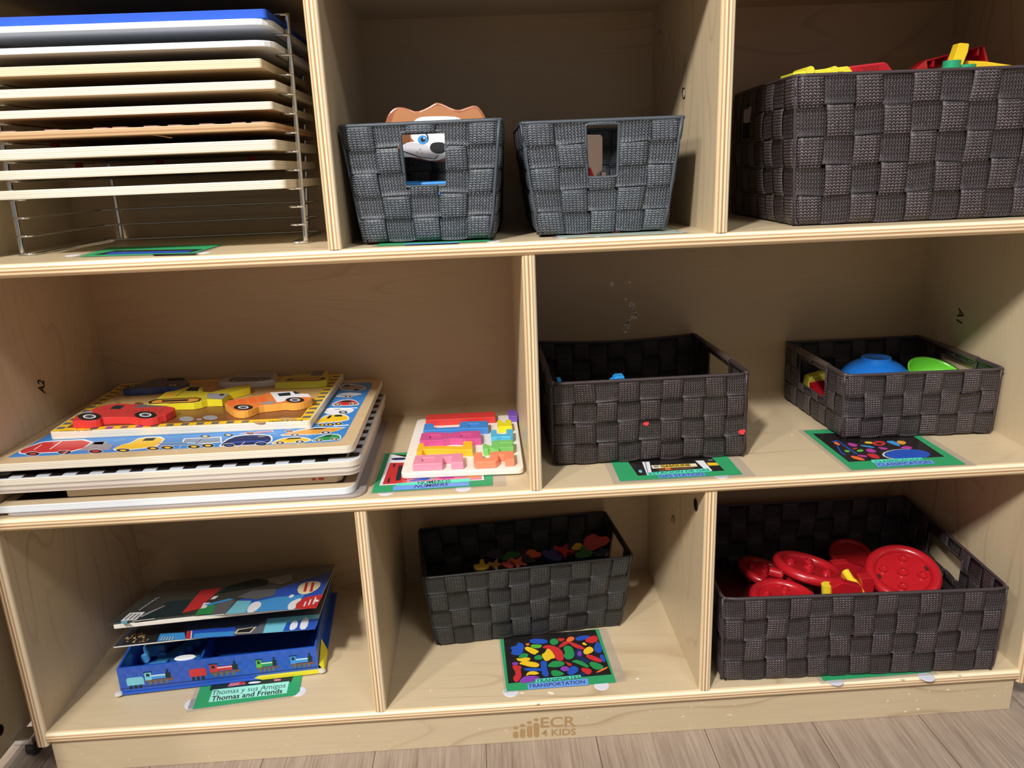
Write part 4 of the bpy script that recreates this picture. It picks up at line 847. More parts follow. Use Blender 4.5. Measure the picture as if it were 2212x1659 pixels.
piece('yellow excavator piece with a raised arm in the middle of the construction puzzle', 'excavator_piece', (236, 224, 44), (206, 190, 48), qe((612, 655), (650, 600), (780, 560), (930, 450), (1100, 425), (1290, 352), (1565, 350), (1562, 440), (1700, 452), (2000, 380), (2370, 308), (2370, 372), (2010, 470), (1890, 578), (1640, 575), (1540, 605), (1400, 632), (1000, 640), (660, 668)),
      [('black', qe((640, 648), (640, 610), (760, 572), (1450, 540), (1550, 560), (1500, 610), (1380, 630), (760, 648))), ('amber', qe((690, 640), (700, 610), (790, 585), (1430, 555), (1510, 565), (1470, 600), (1370, 618), (780, 636))), ('black', qe((860, 618), (870, 590), (1330, 570), (1310, 600))), ('dark', qe((1265, 430), (1340, 365), (1510, 358), (1480, 432))), ('amber', qe((895, 528), (985, 462), (1090, 460), (1010, 522))), ('black', qe((1090, 526), (1240, 430), (1250, 430), (1104, 524))), ('grey', qe((1632, 550), (1645, 478), (1700, 470), (2010, 478), (1880, 575))), ('black', qe((1835, 510), (1870, 480), (1935, 482), (1920, 508)))], sm=0)
piece('orange dump truck piece with a white cab at the right of the construction puzzle', 'dump_truck_piece', (240, 170, 72), (236, 132, 62), qc((0, 448), (300, 398), (540, 358), (570, 335), (880, 318), (960, 342), (1085, 352), (1128, 395), (1130, 412), (1040, 452), (960, 470), (870, 478), (790, 468), (650, 486), (480, 500), (390, 540), (300, 568), (200, 574), (120, 555)),
      [('white', qc((600, 335), (880, 322), (960, 348), (1080, 354), (1118, 392), (1020, 392), (880, 398), (760, 450), (690, 460), (640, 390))), ('dark', qc((690, 350), (850, 334), (865, 372), (720, 384))), ('dark', qc((885, 320), (925, 326), (990, 350), (915, 355))), ('grey', qc((480, 484), (500, 460), (660, 440), (640, 480)))]+[('orange', qc((60+i*130, 450-i*18), (150+i*130, 436-i*18), (195+i*125, 478-i*12), (85+i*130, 496-i*14))) for i in range(4)], wh(qc, 5.82, (265, 522, 122, 34), (915, 430, 118, 34)))
piece('dark blue truck piece in the shadow at the back left of the puzzle', 'blue_truck_piece', (44, 74, 140), (84, 84, 96), qe((188, 388), (300, 330), (540, 300), (760, 215), (1240, 192), (1290, 235), (1340, 300), (1200, 368), (1060, 372), (900, 352), (640, 384), (220, 404)), [('dgrey', qe((330, 330), (560, 300), (900, 210), (960, 215), (700, 310))), ('dark', qe((960, 225), (1240, 205), (1260, 240), (960, 260)))], wh(qe, 7.9, (1050, 330, 120, 26), (360, 345, 90, 22)))
piece('white truck piece at the back of the puzzle', 'white_truck_piece', (206, 204, 204), (170, 164, 158), qc((-75, 182), (60, 150), (230, 88), (660, 84), (695, 100), (690, 172), (560, 185), (380, 204), (120, 208), (0, 205)), [('dgrey', qc((80, 180), (130, 145), (620, 140), (610, 170), (380, 195), (120, 198))), ('grey', qc((220, 130), (300, 96), (640, 92), (640, 130)))], wh(qc, 5.82, (150, 190, 60, 12), (480, 176, 60, 12)))
piece('yellow digger piece at the back right corner of the puzzle', 'yellow_digger_piece', (206, 204, 60), (190, 176, 60), qc((655, 212), (780, 152), (900, 112), (1130, 100), (1165, 62), (1320, 56), (1335, 130), (1310, 180), (1180, 195), (900, 204)), [('dgrey', qc((1110, 128), (1150, 66), (1290, 60), (1250, 122))), ('black', qc((780, 186), (860, 158), (1290, 148), (1300, 168), (1200, 184))), ('amber', qc((850, 176), (920, 164), (1240, 156), (1240, 168), (1160, 178)))], sm=0)
# ------------------------------------------------------------------ blue train case with a book on it
o0 = Vector((.0609, .0637, C_+.0017)); e1 = Vector((.3105-.0609, .0850-.0637, 0)); LW = e1.length; e1.normalize(); e2 = Vector((-e1.y, e1.x, 0)); DW = .190
def TC(u, v, h): return o0+e1*u+e2*v+Vector((0, 0, h))
BLU = plain('case_blue', (36, 88, 188), .35, coat=.4); BLUD = plain('case_blue_inside', (34, 84, 184), .5)
WORN = plain('worn_cardboard', (206, 202, 196), .8); YEL = plain('corner_yellow', (232, 220, 44), .4, coat=.2)
tc = thing('train_book_case', 'open blue cardboard case printed with trains, its picture cover half raised', 'book box', TC(LW/2, DW/2, 0))
def tbox(mb, u0, v0, h0, u1, v1, h1, m=0):
    return mb.add([TC(*p) for p in ((u0, v0, h0), (u1, v0, h0), (u1, v1, h0), (u0, v1, h0), (u0, v0, h1), (u1, v0, h1), (u1, v1, h1), (u0, v1, h1))],
                  [(0, 3, 2, 1), (4, 5, 6, 7), (0, 1, 5, 4), (1, 2, 6, 5), (2, 3, 7, 6), (3, 0, 4, 7)], m)
obj('case_bottom', tbox(MB(), -.002, -.003, 0, LW+.004, DW+.002, .0028), BLU, tc, bevel=.0008)
for nm, b_ in (('case_wall', (.001, .0, .0028, LW-.003, .003, .0375)), ('case_wall', (.001, DW-.003, .0028, LW-.003, DW, .0375)), ('case_wall', (.001, .003, .0028, .004, DW-.003, .0375)), ('case_wall', (LW-.006, .003, .0028, LW-.003, DW-.003, .0375))):
    obj(nm, tbox(MB(), *b_), BLU, tc, bevel=.0005)
obj('case_floor', tbox(MB(), .004, .003, .0028, LW-.006, DW-.003, .0036), BLUD, tc)
obj('case_divider', tbox(MB(), .098, .003, .0036, .1005, DW-.003, .030), BLU, tc)
# printed side: checks and generic engines
fp = MB()
def fq(pts, k, c): fp.flat([TC(u, -.0002-.00005*k, h) for u, h in pts], PCL.index(c))
DEEP = PCL.index('blue')
rnd = random.Random(4)
for i in range(34):
    for j in range(4):
        if (i+j) % 2 == 0: u = .004+i*.0071; h = .010+j*.0068; fq([(u, h), (u+.0062, h), (u+.0062, h+.0058), (u, h+.0058)], 0, 'blue')
fq([(.002, .0075), (LW-.004, .0075), (LW-.004, .0084), (.002, .0084)], 1, 'navy')
def fpx(px): return (px-250)/431*LW
def engine(px0, px1, h0, body, tank, kind):
    u0, u1 = fpx(px0), fpx(px1); L = u1-u0
    if kind == 'tender':
        fq([(u0, h0+.005), (u1, h0+.005), (u1, h0+.014), (u1-L*.1, h0+.0165), (u0+L*.1, h0+.0165), (u0, h0+.014)], 3, body)
        for k in range(3): fq([(u0+L*(.1+k*.28), h0), (u0+L*(.28+k*.28), h0), (u0+L*(.26+k*.28), h0+.005), (u0+L*(.12+k*.28), h0+.005)], 4, 'dark')
    else:
        fq([(u0, h0+.005), (u1, h0+.005), (u1, h0+.008), (u0, h0+.008)], 3, 'brown'); fq([(u0, h0+.008), (u0+L*.24, h0+.008), (u0+L*.24, h0+.019), (u0, h0+.019)], 4, body)
        fq([(u0-L*.03, h0+.019), (u0+L*.28, h0+.019), (u0+L*.28, h0+.0205), (u0-L*.03, h0+.0205)], 5, 'dark'); fq([(u0+L*.06, h0+.0135), (u0+L*.18, h0+.0135), (u0+L*.18, h0+.0175), (u0+L*.06, h0+.0175)], 6, 'dark')
        fq([(u0+L*.24, h0+.009), (u0+L*.74, h0+.009), (u0+L*.74, h0+.0155), (u0+L*.24, h0+.0155)], 4, tank); fq([(u0+L*.24, h0+.013), (u0+L*.74, h0+.013), (u0+L*.74, h0+.0143), (u0+L*.24, h0+.0143)], 5, 'white')
        fq([(u0+L*.74, h0+.0085), (u0+L*.92, h0+.0085), (u0+L*.93, h0+.0165), (u0+L*.74, h0+.0165)], 5, 'dark'); fq([(u0+L*.79, h0+.0165), (u0+L*.86, h0+.0165), (u0+L*.87, h0+.021), (u0+L*.78, h0+.021)], 5, 'dark')
        for k in range(4): fp.flat([TC(x, -.0006, h) for x, h in ell(u0+L*(.16+k*.2), h0+.0042, L*.075, .0034, 12)], PCL.index('dgrey'))
engine(268, 304, .0065, 'cyanp', 'cyanp', 'tender'); engine(307, 365, .0085, 'cyanp', 'sky', 'engine'); engine(400, 436, .009, 'red', 'red', 'tender'); engine(444, 508, .0095, 'red', 'red', 'engine'); engine(543, 590, .0085, 'lime', 'green', 'engine'); engine(617, 668, .0085, 'sky', 'sky', 'engine')
o = obj('printed_trains', fp, PCM, tc, label='row of printed steam trains'); o['kind'] = 'stuff'
m = MB(); m.add([TC(.176, -.0036, .0002), TC(LW+.0046, -.0036, .0002), TC(LW+.0046, -.0036, .0042), TC(.166, -.0036, .0042)], [(0, 1, 2, 3)]); m.add([TC(.166, -.0036, .0042), TC(LW+.0046, -.0036, .0042), TC(LW-.001, .0012, .0045), TC(.172, .0006, .0045)], [(0, 1, 2, 3)])
m.add([TC(LW+.0046, -.0036, .0002), TC(LW+.0046, .040, .0002), TC(LW+.0046, .040, .0042), TC(LW+.0046, -.0036, .0042)], [(0, 1, 2, 3)])
tri = [TC(LW+.0046, -.0036, .0044), TC(LW+.0046, .040, .0044), TC(LW-.0022, .042, .022), TC(LW-.0022, .0, .010)]; m.add(tri, [(0, 1, 2, 3)])
obj('corner_patch', m, YEL, tc, label='yellow corner')
for u, v in ((LW+.001, -.0015), (-.001, -.0015)):
    m = MB().lathe([(0, .0052), (.0035, .0050), (.0050, .0034), (.0052, .001), (.003, 0), (0, 0)], lambda a, b, h: TC(u+a, v+b*.8, h), seg=14); obj('worn_corner', m, WORN, tc, smooth=True)
# raised picture cover, hinged along the back
def slab(mb, u0, u1, v0, v1, hf, hb, th, m=(0, 0, 0, 0, 0, 0)):
    """plate whose underside runs from height hf at v0 to hb at v1"""
    return mb.add([TC(u0, v0, hf), TC(u1, v0, hf), TC(u1, v1, hb), TC(u0, v1, hb), TC(u0, v0, hf+th), TC(u1, v0, hf+th), TC(u1, v1, hb+th), TC(u0, v1, hb+th)],
                  [(0, 3, 2, 1), (4, 5, 6, 7), (0, 1, 5, 4), (1, 2, 6, 5), (2, 3, 7, 6), (3, 0, 4, 7)], m)
ZO = o0.z
hf, hb = .1740-ZO, .1400-ZO
obj('picture_cover', slab(MB(), .004, LW+.001, -.001, DW+.004, hf, hb, .0016, (0, 0, 1, 1, 1, 1)), [plain('cover_card', (52, 58, 76), .3, coat=.5), plain('card_edge', (226, 222, 212), .7)], tc, label='glossy picture cover')
pf = TC(.1, -.001, hf+.0016); pbk = TC(.1, DW+.004, hb+.0016); n1 = e1.cross((pbk-pf).normalized()).normalized()
cp = MB(); k_ = [0]
def cv(c, pts, sm=0, n=n1, p=pf): k_[0] += 1; plp(cp, pts, p, n, .0001+.00002*k_[0], PCL.index(c), sm)
qm = zz(240, 1200, 4.424)
def cvq(c, *pts, sm=0): cv(c, qm(*pts), sm)
cvq('black', (100, 850), (200, 705), (720, 680), (715, 800)); cvq('sky', (440, 820), (470, 745), (700, 735), (715, 798)); cvq('blue', (715, 798), (730, 715), (1190, 680), (1190, 770))
cvq('sky', (780, 790), (800, 745), (1180, 722), (1170, 765)); cvq('red', (715, 798), (725, 722), (765, 718), (758, 795)); cvq('white', (758, 795), (765, 718), (775, 718), (768, 794))
cvq('dgrey', (1160, 765), (1200, 700), (1400, 680), (1480, 605), (1500, 600), (1450, 742), (1350, 750)); cvq('cream', (1175, 745), (1215, 705), (1390, 680), (1330, 738)); cvq('black', (1195, 738), (1222, 710), (1372, 686), (1322, 732))
cvq('cyanp', (1450, 742), (1495, 602), (1990, 560), (1950, 705)); cvq('blue', (1640, 724), (1680, 640), (1985, 600), (1950, 705)); cvq('white', (1700, 718), (1715, 650), (1760, 610), (1790, 640), (1770, 700), sm=1); cvq('white', (1800, 710), (1810, 640), (1850, 590), (1895, 600), (1870, 700), sm=1)
rnd = random.Random(6)
for i in range(26):
    x = rnd.uniform(120, 340); y = rnd.uniform(760, 840)-(x-120)*.1; cvq('tan', (x, y), (x+rnd.uniform(14, 34), y-rnd.uniform(-6, 22)), (x+rnd.uniform(18, 36), y-rnd.uniform(-8, 18)), (x+4, y+5))
for i in range(5): cvq('cream', (470+i*26, 812), (490+i*26, 775), (496+i*26, 775), (478+i*26, 811))
o = obj('cover_print', cp, PCM, bpy.data.objects['picture_cover']); o['kind'] = 'stuff'
# the book lying on top
bk = thing('picture_book', 'thick dark green and sky blue picture book tilted on top of the train case', 'book', TC(LW/2, DW/2, .07))
gf, gb = .2003-ZO, .1480-ZO
obj('pages', slab(MB(), .009, LW+.004, -.0012, DW+.002, gf, gb, .0058), plain('page_edges', (232, 228, 218), .7, var=.12, scale=400), bk, bevel=.0008)
obj('cover', slab(MB(), .004, LW+.006, .000, DW+.004, gf+.0060, gb+.0060, .0018), plain('book_cover', (50, 60, 58), .25, coat=.6), bk, bevel=.0004)
pf2 = TC(.1, 0, gf+.0078); pb2 = TC(.1, DW+.004, gb+.0078); n2 = e1.cross((pb2-pf2).normalized()).normalized()
cp = MB(); k_ = [0]
def c2(c, *pts, sm=0): k_[0] += 1; plp(cp, qm(*pts), pf2, n2, .0001+.00002*k_[0], PCL.index(c), sm)
c2('blue', (1090, 560), (1220, 425), (1560, 330), (2125, 140), (1955, 490), (1770, 512)); c2('sky', (1250, 470), (1560, 400), (1850, 370), (1760, 510), (1100, 560)); c2('cyanp', (1090, 560), (1205, 432), (1340, 432), (1280, 545))
c2('white', (1290, 548), (1320, 470), (1400, 430), (1450, 465), (1370, 540), sm=1); c2('white', (1680, 520), (1700, 450), (1800, 405), (1825, 415), (1760, 512), sm=1); c2('white', (1690, 400), (1720, 370), (1755, 375), (1730, 405), sm=1)
c2('dgrey', (960, 560), (1000, 470), (1100, 420), (1190, 430), (1090, 558)); c2('green', (850, 500), (900, 470), (1000, 470), (960, 560), (800, 568)); c2('dark', (300, 600), (540, 440), (760, 420), (690, 560))
c2('red', (675, 552), (760, 450), (860, 330), (1060, 305), (880, 470), (850, 508)); c2('white', (855, 508), (885, 452), (950, 450), (905, 500)); c2('white', (945, 420), (985, 388), (1030, 385), (990, 416)); c2('sky', (890, 470), (1130, 410), (1180, 415), (930, 480))
c2('grey', (1400, 240), (1530, 215), (1720, 175), (1740, 240), (1620, 275)); c2('dark', (1020, 360), (1120, 290), (1380, 220), (1510, 235), (1480, 280), (1200, 330)); c2('dgrey', (1200, 400), (1360, 330), (1580, 318), (1560, 380), (1400, 420))
c2('red', (1760, 512), (1770, 460), (1850, 400), (2028, 368), (1958, 505)); c2('cream', (1775, 345), (1800, 275), (1900, 245), (2010, 250), (1990, 310), (1900, 362), (1820, 375), sm=1)
for x_, w_ in ((1835, 0), (1895, 1)): c2('red', (x_, 345), (x_+25, 258), (x_+50, 256), (x_+28, 345))
for i in range(3): c2('white', (1835+i*44, 485-i*10), (1855+i*48, 440-i*22), (1868+i*48, 440-i*22), (1850+i*44, 484-i*10))
c2('white', (88, 628), (180, 548), (325, 538), (240, 615)); c2('cyanp', (88, 655), (100, 628), (160, 625), (150, 650)); c2('grey', (262, 582), (510, 476), (515, 482), (290, 590))
for i in range(3): c2('dgrey', (125+i*42, 612-i*2), (195+i*36, 556), (210+i*36, 555), (140+i*42, 611-i*2))
for i in range(6): c2('grey', (262+i*30, 520-i*22), (300+i*32, 498-i*20), (306+i*32, 504-i*20), (270+i*30, 528-i*22))
c2('white', (800, 580), (1080, 558), (1082, 565), (800, 588)); c2('white', (200, 626), (420, 600), (420, 606), (200, 632))
o = obj('cover_print', cp, PCM, bk); o['kind'] = 'stuff'
m = MB().lathe([(0, .003), (.003, .0028), (.004, .0015), (.003, 0), (0, 0)], lambda a, b, h: TC(LW+.004+a, .002+b, gf+.0055+h), seg=12); obj('worn_corner', m, WORN, bk, smooth=True)
# things in the case
LBL = plain('light_blue_plastic', (72, 156, 216), .35, coat=.3)
def track(label, u0, v0, u1, v1, w):
    d = Vector((u1-u0, v1-v0)); L = d.length; d.normalize(); nrm_ = Vector((-d.y, d.x)); pts = []
    N = 14
    for s_ in (1, -1):
        for k in range(N+1):
            a = k/N if s_ == 1 else 1-k/N; off = w*(1 if k % 2 == 0 else .72)*s_; p = Vector((u0, v0))+d*L*a+nrm_*off; pts.append((p.x, p.y))
    m = MB().prism(pts[::-1], None, .0040, .0120, lambda x, y, z: TC(x, y, z)); return single('toy_track', m, LBL, label, 'toy track', 'light blue toy parts in the train case', bevel=.0008)
track('light blue toothed track piece lying at the left in the open case', .022, .028, .080, .100, .0085); track('light blue toothed track piece nearer the white tab in the open case', .042, .016, .090, .058, .005)
tt = thing('toy_wagon', 'light blue toy wagon with round wheels at the left inside the case', 'toy', TC(.025, .07, .0038))
obj('wagon_body', tbox(MB(), .012, .060, .010, .040, .088, .026), plain('wagon_blue', (66, 130, 176), .4), tt, bevel=.0015)
for u, v in ((.014, .058), (.036, .058), (.014, .090), (.036, .090)):
    obj('wheel', MB().lathe([(0, -.002), (.006, -.002), (.0068, -.001), (.0068, .001), (.006, .002), (0, .002)], lambda a, b, h: TC(u+a, v+h, .0108+b), seg=18), LBL, tt, smooth=True)
m = MB().lathe([(0, .0026), (.012, .0024), (.0135, .0012), (.013, 0), (0, 0)], lambda a, b, h: TC(.083+a, .0065+b*.35, .0376+h), seg=24)
single('paper_tab', m, plain('white_tab', (238, 240, 244), .6), 'small white oval tab resting on the front rim of the case', 'tab')
m = MB(); m.add([TC(.168, DW-.0035, .006), TC(.190, DW-.0035, .006), TC(.190, DW-.0035, .030), TC(.168, DW-.0035, .030)], [(0, 1, 2, 3)])
obj('inside_print', m, plain('print_dark_red', (120, 40, 50), .5), tc)
m = MB(); m.add([TC(.173, DW-.0038, .014), TC(.183, DW-.0038, .014), TC(.183, DW-.0038, .026), TC(.173, DW-.0038, .026)], [(0, 1, 2, 3)]); m.add([TC(.184, DW-.0038, .008), TC(.190, DW-.0038, .008), TC(.190, DW-.0038, .012), TC(.184, DW-.0038, .012)], [(0, 1, 2, 3)]); m.add([TC(.130, DW-.0038, .012), TC(.148, DW-.0038, .013), TC(.148, DW-.0038, .016), TC(.130, DW-.0038, .015)], [(0, 1, 2, 3)])
obj('inside_print', m, PC['grey'], tc)
# ------------------------------------------------------------------ puppy board in the first grey basket
qg = zz(830, 210, 4.327); yd = .062
out = qg((-8, 290), (20, 200), (40, 150), (90, 100), (150, 90), (220, 105), (300, 138), (400, 100), (470, 55), (500, 48), (545, 62), (640, 108), (700, 120), (770, 95), (850, 70), (905, 110), (960, 210), (1010, 380), (1000, 560), (940, 640), (600, 610), (400, 600), (210, 560), (150, 500), (20, 420))
pd = thing('puppy_board', 'brown and white puppy face board standing in the left grey basket', 'toy', (.49, yd+.004, A+.012))
mb = ypr(MB(), out, yd, yd+.008, sm=1); obj('head', mb, plain('puppy_brown', (168, 100, 66), .35, coat=.3), pd, bevel=.0016)
pm = MB()
def pq(c, pts, k, sm=1, e=False): pm.flat([at(px, py, 1, yd-.0002-.00012*k) for px, py in (smooth_loop(pts, sm) if sm else pts)], PCL.index(c))
TANP = plain('puppy_light_brown', (188, 128, 84), .4, coat=.2)
mt_ = MB(); mt_.flat([at(px, py, 1, yd-.0001) for px, py in smooth_loop(qg((60, 280), (80, 190), (100, 130), (150, 108), (200, 118), (290, 155), (400, 125), (500, 70), (600, 110), (690, 150), (760, 130), (840, 95), (890, 130), (935, 230), (960, 330), (500, 420), (60, 330)), 1)])
obj('forehead', mt_, TANP, pd)
pq('white', qg((255, 262), (270, 230), (310, 195), (370, 180), (640, 177), (720, 200), (765, 262), (780, 560), (400, 420), (250, 420)), 1); pq('brown', qg((130, 440), (140, 330), (230, 320), (245, 420)), 2)
pq('black', ell(*qg((318, 246))[0], 46/4.3, 14/4.3, 16), 2, 0); pq('white', ell(*qg((322, 254))[0], 40/4.3, 13/4.3, 16), 3, 0); pq('black', ell(*qg((716, 240))[0], 40/4.3, 16/4.3, 16), 2, 0); pq('white', ell(*qg((708, 250))[0], 38/4.3, 17/4.3, 16), 3, 0)
pq('white', qg((140, 560), (150, 460), (240, 412), (420, 420), (560, 420), (600, 560), (460, 602), (300, 560)), 4); pq('mist', qg((150, 505), (165, 450), (240, 420), (390, 440), (440, 500), (520, 540), (470, 568), (330, 560), (180, 520)), 5)
pq('black', ell(*qg((362, 385))[0], 52/4.3, 60/4.3, 22), 3, 0); pq('white', ell(*qg((356, 388))[0], 46/4.3, 56/4.3, 22), 3.5, 0)
pq('sky', ell(*qg((360, 398))[0], 46/4.3, 42/4.3, 22), 6, 0); pq('black', ell(*qg((362, 396))[0], 22/4.3, 22/4.3, 18), 7, 0); pq('white', ell(*qg((372, 384))[0], 8/4.3, 8/4.3, 12), 8, 0)
pq('black', qg((422, 475), (440, 430), (500, 418), (560, 425), (590, 470), (560, 520), (500, 530), (445, 510)), 7)
for a in ((335, 487), (309, 511), (350, 518)): pq('dgrey', ell(*qg(a)[0], 8/4.3, 8/4.3, 12), 7, 0); pq('cream', ell(*qg(a)[0], 5/4.3, 5/4.3, 12), 8, 0)
pq('black', qg((170, 498), (330, 556), (470, 572), (505, 540), (512, 540), (478, 578), (330, 563), (160, 503)), 7, 0)
o = obj('printed_face', pm, PCM, pd); o['kind'] = 'stuff'
m = MB().box((.450, .060, A+.0060), (.550, .150, .7185)); single('blue_tray', m, plain('bright_blue_plastic', (52, 150, 236), .35), 'bright blue tray lying in the left grey basket below the puppy board', 'tray', bevel=.002)
# boards and blocks in the second grey basket
m = ypr(MB(), [(1262, 500), (1262, 296), (1266, 291), (1298, 291), (1302, 297), (1302, 368), (1290, 378), (1290, 500)], .16, .166); single('brown_board', m, plain('dull_brown_board', (112, 92, 78), .5), 'dull brown rounded board standing inside the right grey basket', 'board', bevel=.001)
OR_ = plain('orange_plastic', (236, 112, 52), .4); RD_ = plain('red_plastic_small', (204, 52, 44), .4)
def blkp(name, label, mat, pts, y0, y1, cat='toy block', grp='small toy pieces in the right grey basket', bev=.0008):
    m = ypr(MB(), pts, y0, y1); return single(name, m, mat, label, cat, grp, bevel=bev)
blkp('toy_block', 'small orange block seen just below the opening of the right grey basket', OR_, [(1323, 384), (1341, 384), (1341, 520), (1323, 520)], .044, .060)
blkp('toy_block', 'small red block at the lower left corner of the basket opening', RD_, [(1260, 383), (1274, 383), (1274, 520), (1260, 520)], .044, .058)
blkp('toy_block', 'slanted red peg inside the right grey basket', RD_, [(1272, 362), (1276, 361), (1284, 382), (1284, 500), (1276, 500)], .066, .076)
blkp('toy_block', 'small brown and red block behind the lip of the basket opening', plain('tan_plastic', (130, 104, 88), .5), [(1300, 373), (1310, 373), (1310, 500), (1300, 500)], .07, .08)
# ------------------------------------------------------------------ construction toys in the tall basket
RED = plain('toy_red', (184, 26, 36), .3, coat=.4); YE = plain('toy_yellow', (246, 206, 40), .32, coat=.4); LY = plain('toy_lemon', (240, 228, 60), .35, coat=.3); GR = plain('toy_green', (40, 160, 112), .35, coat=.3)
qh = zz(1700, 120, 4.885); qi = zz(1960, 80, 5.04); G3 = 'construction toys in the tall basket'
t = thing('toy_truck', 'lemon yellow toy truck chassis poking out of the tall basket', 'toy', (.93, .10, .79), 0, G3)
obj('chassis', ypr(MB(), qh((68, 480), (66, 225), (75, 178), (640, 112), (662, 125), (705, 188), (705, 480)), .068, .105, holes=[qh((520, 178), (595, 172), (600, 186), (525, 192))]), LY, t, bevel=.0012)
for x in (242, 494):
    a = at(*qh((x, 160))[0], 1, .068); obj('axle_lug', MB().tube([a+Vector((0, -.0015, 0)), a+Vector((0, .036, 0))], .0045, seg=16), LY, t, smooth=True)
t = thing('toy_truck', 'red toy tipper body beside the lemon yellow chassis', 'toy', (.99, .10, .79), 0, G3)
obj('tipper_body', ypr(MB(), qh((650, 480), (655, 112), (1030, 66), (1060, 80), (1125, 165), (1125, 480)), .082, .115), RED, t, bevel=.0014)
obj('tipper_recess_shade', ypr(MB(), qh((735, 182), (740, 128), (970, 98), (950, 178)), .0812, .083), plain('toy_red_shaded', (158, 26, 32), .4), t)  # flat plate in darker red, the shade of the recess painted on
for x, y in ((722, 172), (768, 168)):
    a = at(*qh((x, y))[0], 1, .076); obj('stud', MB().tube([a, a+Vector((0, .006, 0))], .0035, seg=14), RED, t, smooth=True)
t = thing('toy_tray', 'red toy loader bucket standing at the back of the tall basket', 'toy', (1.08, .15, .80), 0, G3)
bo = qi((85, 362), (205, 248), (825, 92), (845, 98), (888, 275), (900, 620), (85, 620)); bi = qi((228, 352), (218, 268), (820, 112), (852, 262), (850, 352))
obj('bucket_rim', ypr(MB(), bo, .112, .132, holes=[bi]), RED, t, bevel=.001); obj('bucket_back', ypr(MB(), bo, .132, .135), plain('toy_red_inner', (188, 34, 40), .4), t)
for x, y in ((280, 262), (442, 222), (768, 138)):
    a = at(*qi((x, y))[0], 1, .114); obj('rib', MB().box((a.x-.0012, .113, a.z-.006), (a.x+.0012, .132, a.z+.003)), RED, t)
blkp('toy_beam', 'short yellow stick rising out of the tall basket', YE, qi((470, 620), (498, 265), (566, 70), (578, 62), (668, 70), (676, 80), (662, 160), (585, 352), (560, 620)), .082, .094, 'toy beam', G3, .0012)
blkp('toy_beam', 'long yellow beam lying across the right end of the tall basket', YE, qi((600, 600), (628, 300), (648, 252), (860, 262), (1268, 322), (1400, 345), (1400, 620)), .098, .110, 'toy beam', G3, .002)
t = thing('toy_block', 'green stud block in front of the yellow stick', 'toy block', (1.04, .07, .80), 0, G3)
a = at(*qi((478, 330))[0], 1, .07); obj('stud', MB().tube([a+Vector((0, 0, -.02)), a+Vector((.0, 0, .0065))], .0088, seg=20), GR, t, smooth=True)
a2 = at(*qi((400, 380))[0], 1, .07); obj('stud', MB().tube([a2+Vector((0, 0, -.02)), a2+Vector((0, 0, .0035))], .010, seg=20), GR, t, smooth=True)
a3 = at(*qi((632, 370))[0], 1, .07); obj('stud', MB().tube([a3+Vector((0, 0, -.02)), a3+Vector((0, 0, .006))], .0095, seg=20), GR, t, smooth=True)
obj('block_body', MB().box((a2.x-.014, .058, a.z-.045), (a3.x+.014, .082, a.z-.006)), GR, t, bevel=.001)
m = MB().box((.905, .060, .70), (1.15, .225, .768)); o = single('toy_crate', m, plain('toy_dull_red', (150, 34, 38), .4), 'dark red toy crate filling the tall basket beneath the other toys', 'toy', G3, bevel=.003)
# white paper seen through the left opening of the tall basket
m = MB(); P_ = [at(px, py, 1, .225) for px, py in ((1604, 264), (1608, 236), (1622, 220), (1640, 222), (1636, 258), (1612, 266))]; m.prism([(p.x, p.z) for p in P_], None, 0, .0006, lambda x, y, z: Vector((x, .225+z, y)))
single('paper_scrap', m, plain('cream_paper', (186, 176, 158), .8), 'scrap of pale paper at the side opening of the tall basket', 'paper')
# ------------------------------------------------------------------ contents of the other baskets
CB = plain('clear_blue_plastic', (40, 150, 224), .3)
t = thing('toy_clip', 'bright blue plastic piece just above the rim of the red marked basket', 'toy', (.70, .10, .47))
obj('clip_body', ypr(MB(), [(1326, 825), (1328, 817), (1333, 814), (1349, 813), (1350, 820), (1350, 900), (1326, 900)], .096, .112), CB, t, bevel=.001); obj('clip_tail', ypr(MB(), [(1318, 822), (1326, 817), (1326, 900), (1318, 900)], .098, .106), CB, t, bevel=.0006)
blkp('toy_clip', 'small blue plastic tip at the left end of the red marked basket', CB, [(1204, 822), (1213, 821), (1213, 880), (1204, 880)], .085, .10, 'toy', None)
def bowl(label, name_mat, c, r, hgt, nrm_, col, inner=None):
    n_ = Vector(nrm_).normalized(); a = n_.orthogonal().normalized(); b = n_.cross(a); c = Vector(c)
    fr_ = lambda x, y, h: c+a*x+b*y+n_*h
    prof = [(r*math.sin(PI/2*k/12) if k else 0.0, hgt*(1-math.cos(PI/2*k/12))) for k in range(13)]
    th = .0022; inn = [(max(p[0]-th, 0), p[1]+(th if k < 6 else 0)) for k, p in enumerate(prof)][::-1]
    prof2 = [(0, 0), (r*.36, 0.0), (r*.365, -.0006), (r*.40, -.0006), (r*.41, .0030)]+[p for p in prof if p[0] > r*.5]+[(r+.001, hgt+.0008)]+[p for p in inn]
    m = MB().lathe(prof2, fr_, seg=56); o = obj('bowl', m, plain(name_mat, col, .3, coat=.3), None, smooth='all', world=True)
    o.location = c; o.data.transform(Matrix.Translation(-c)); return tag(o, label, 'bowl', 'toy bowls in the low basket')
tp_ = at(1893, 773, 1, .195)
bowl('blue toy bowl turned upside down in the low basket', 'toy_blue_bowl', (tp_.x, .195, tp_.z+.001), .0465, .036, (0, 0, -1), (20, 112, 206))
gb_ = at(2026, 806, 1, .165); bowl('lime green toy bowl leaning in the low basket', 'toy_green_bowl', (gb_.x-.002, .178, gb_.z-.0250), .036, .026, (.10, -.42, 1), (112, 206, 60))
t = thing('toy_fish', 'yellow and red toy piece seen through the left opening of the low basket', 'toy', (1.01, .2, .40))
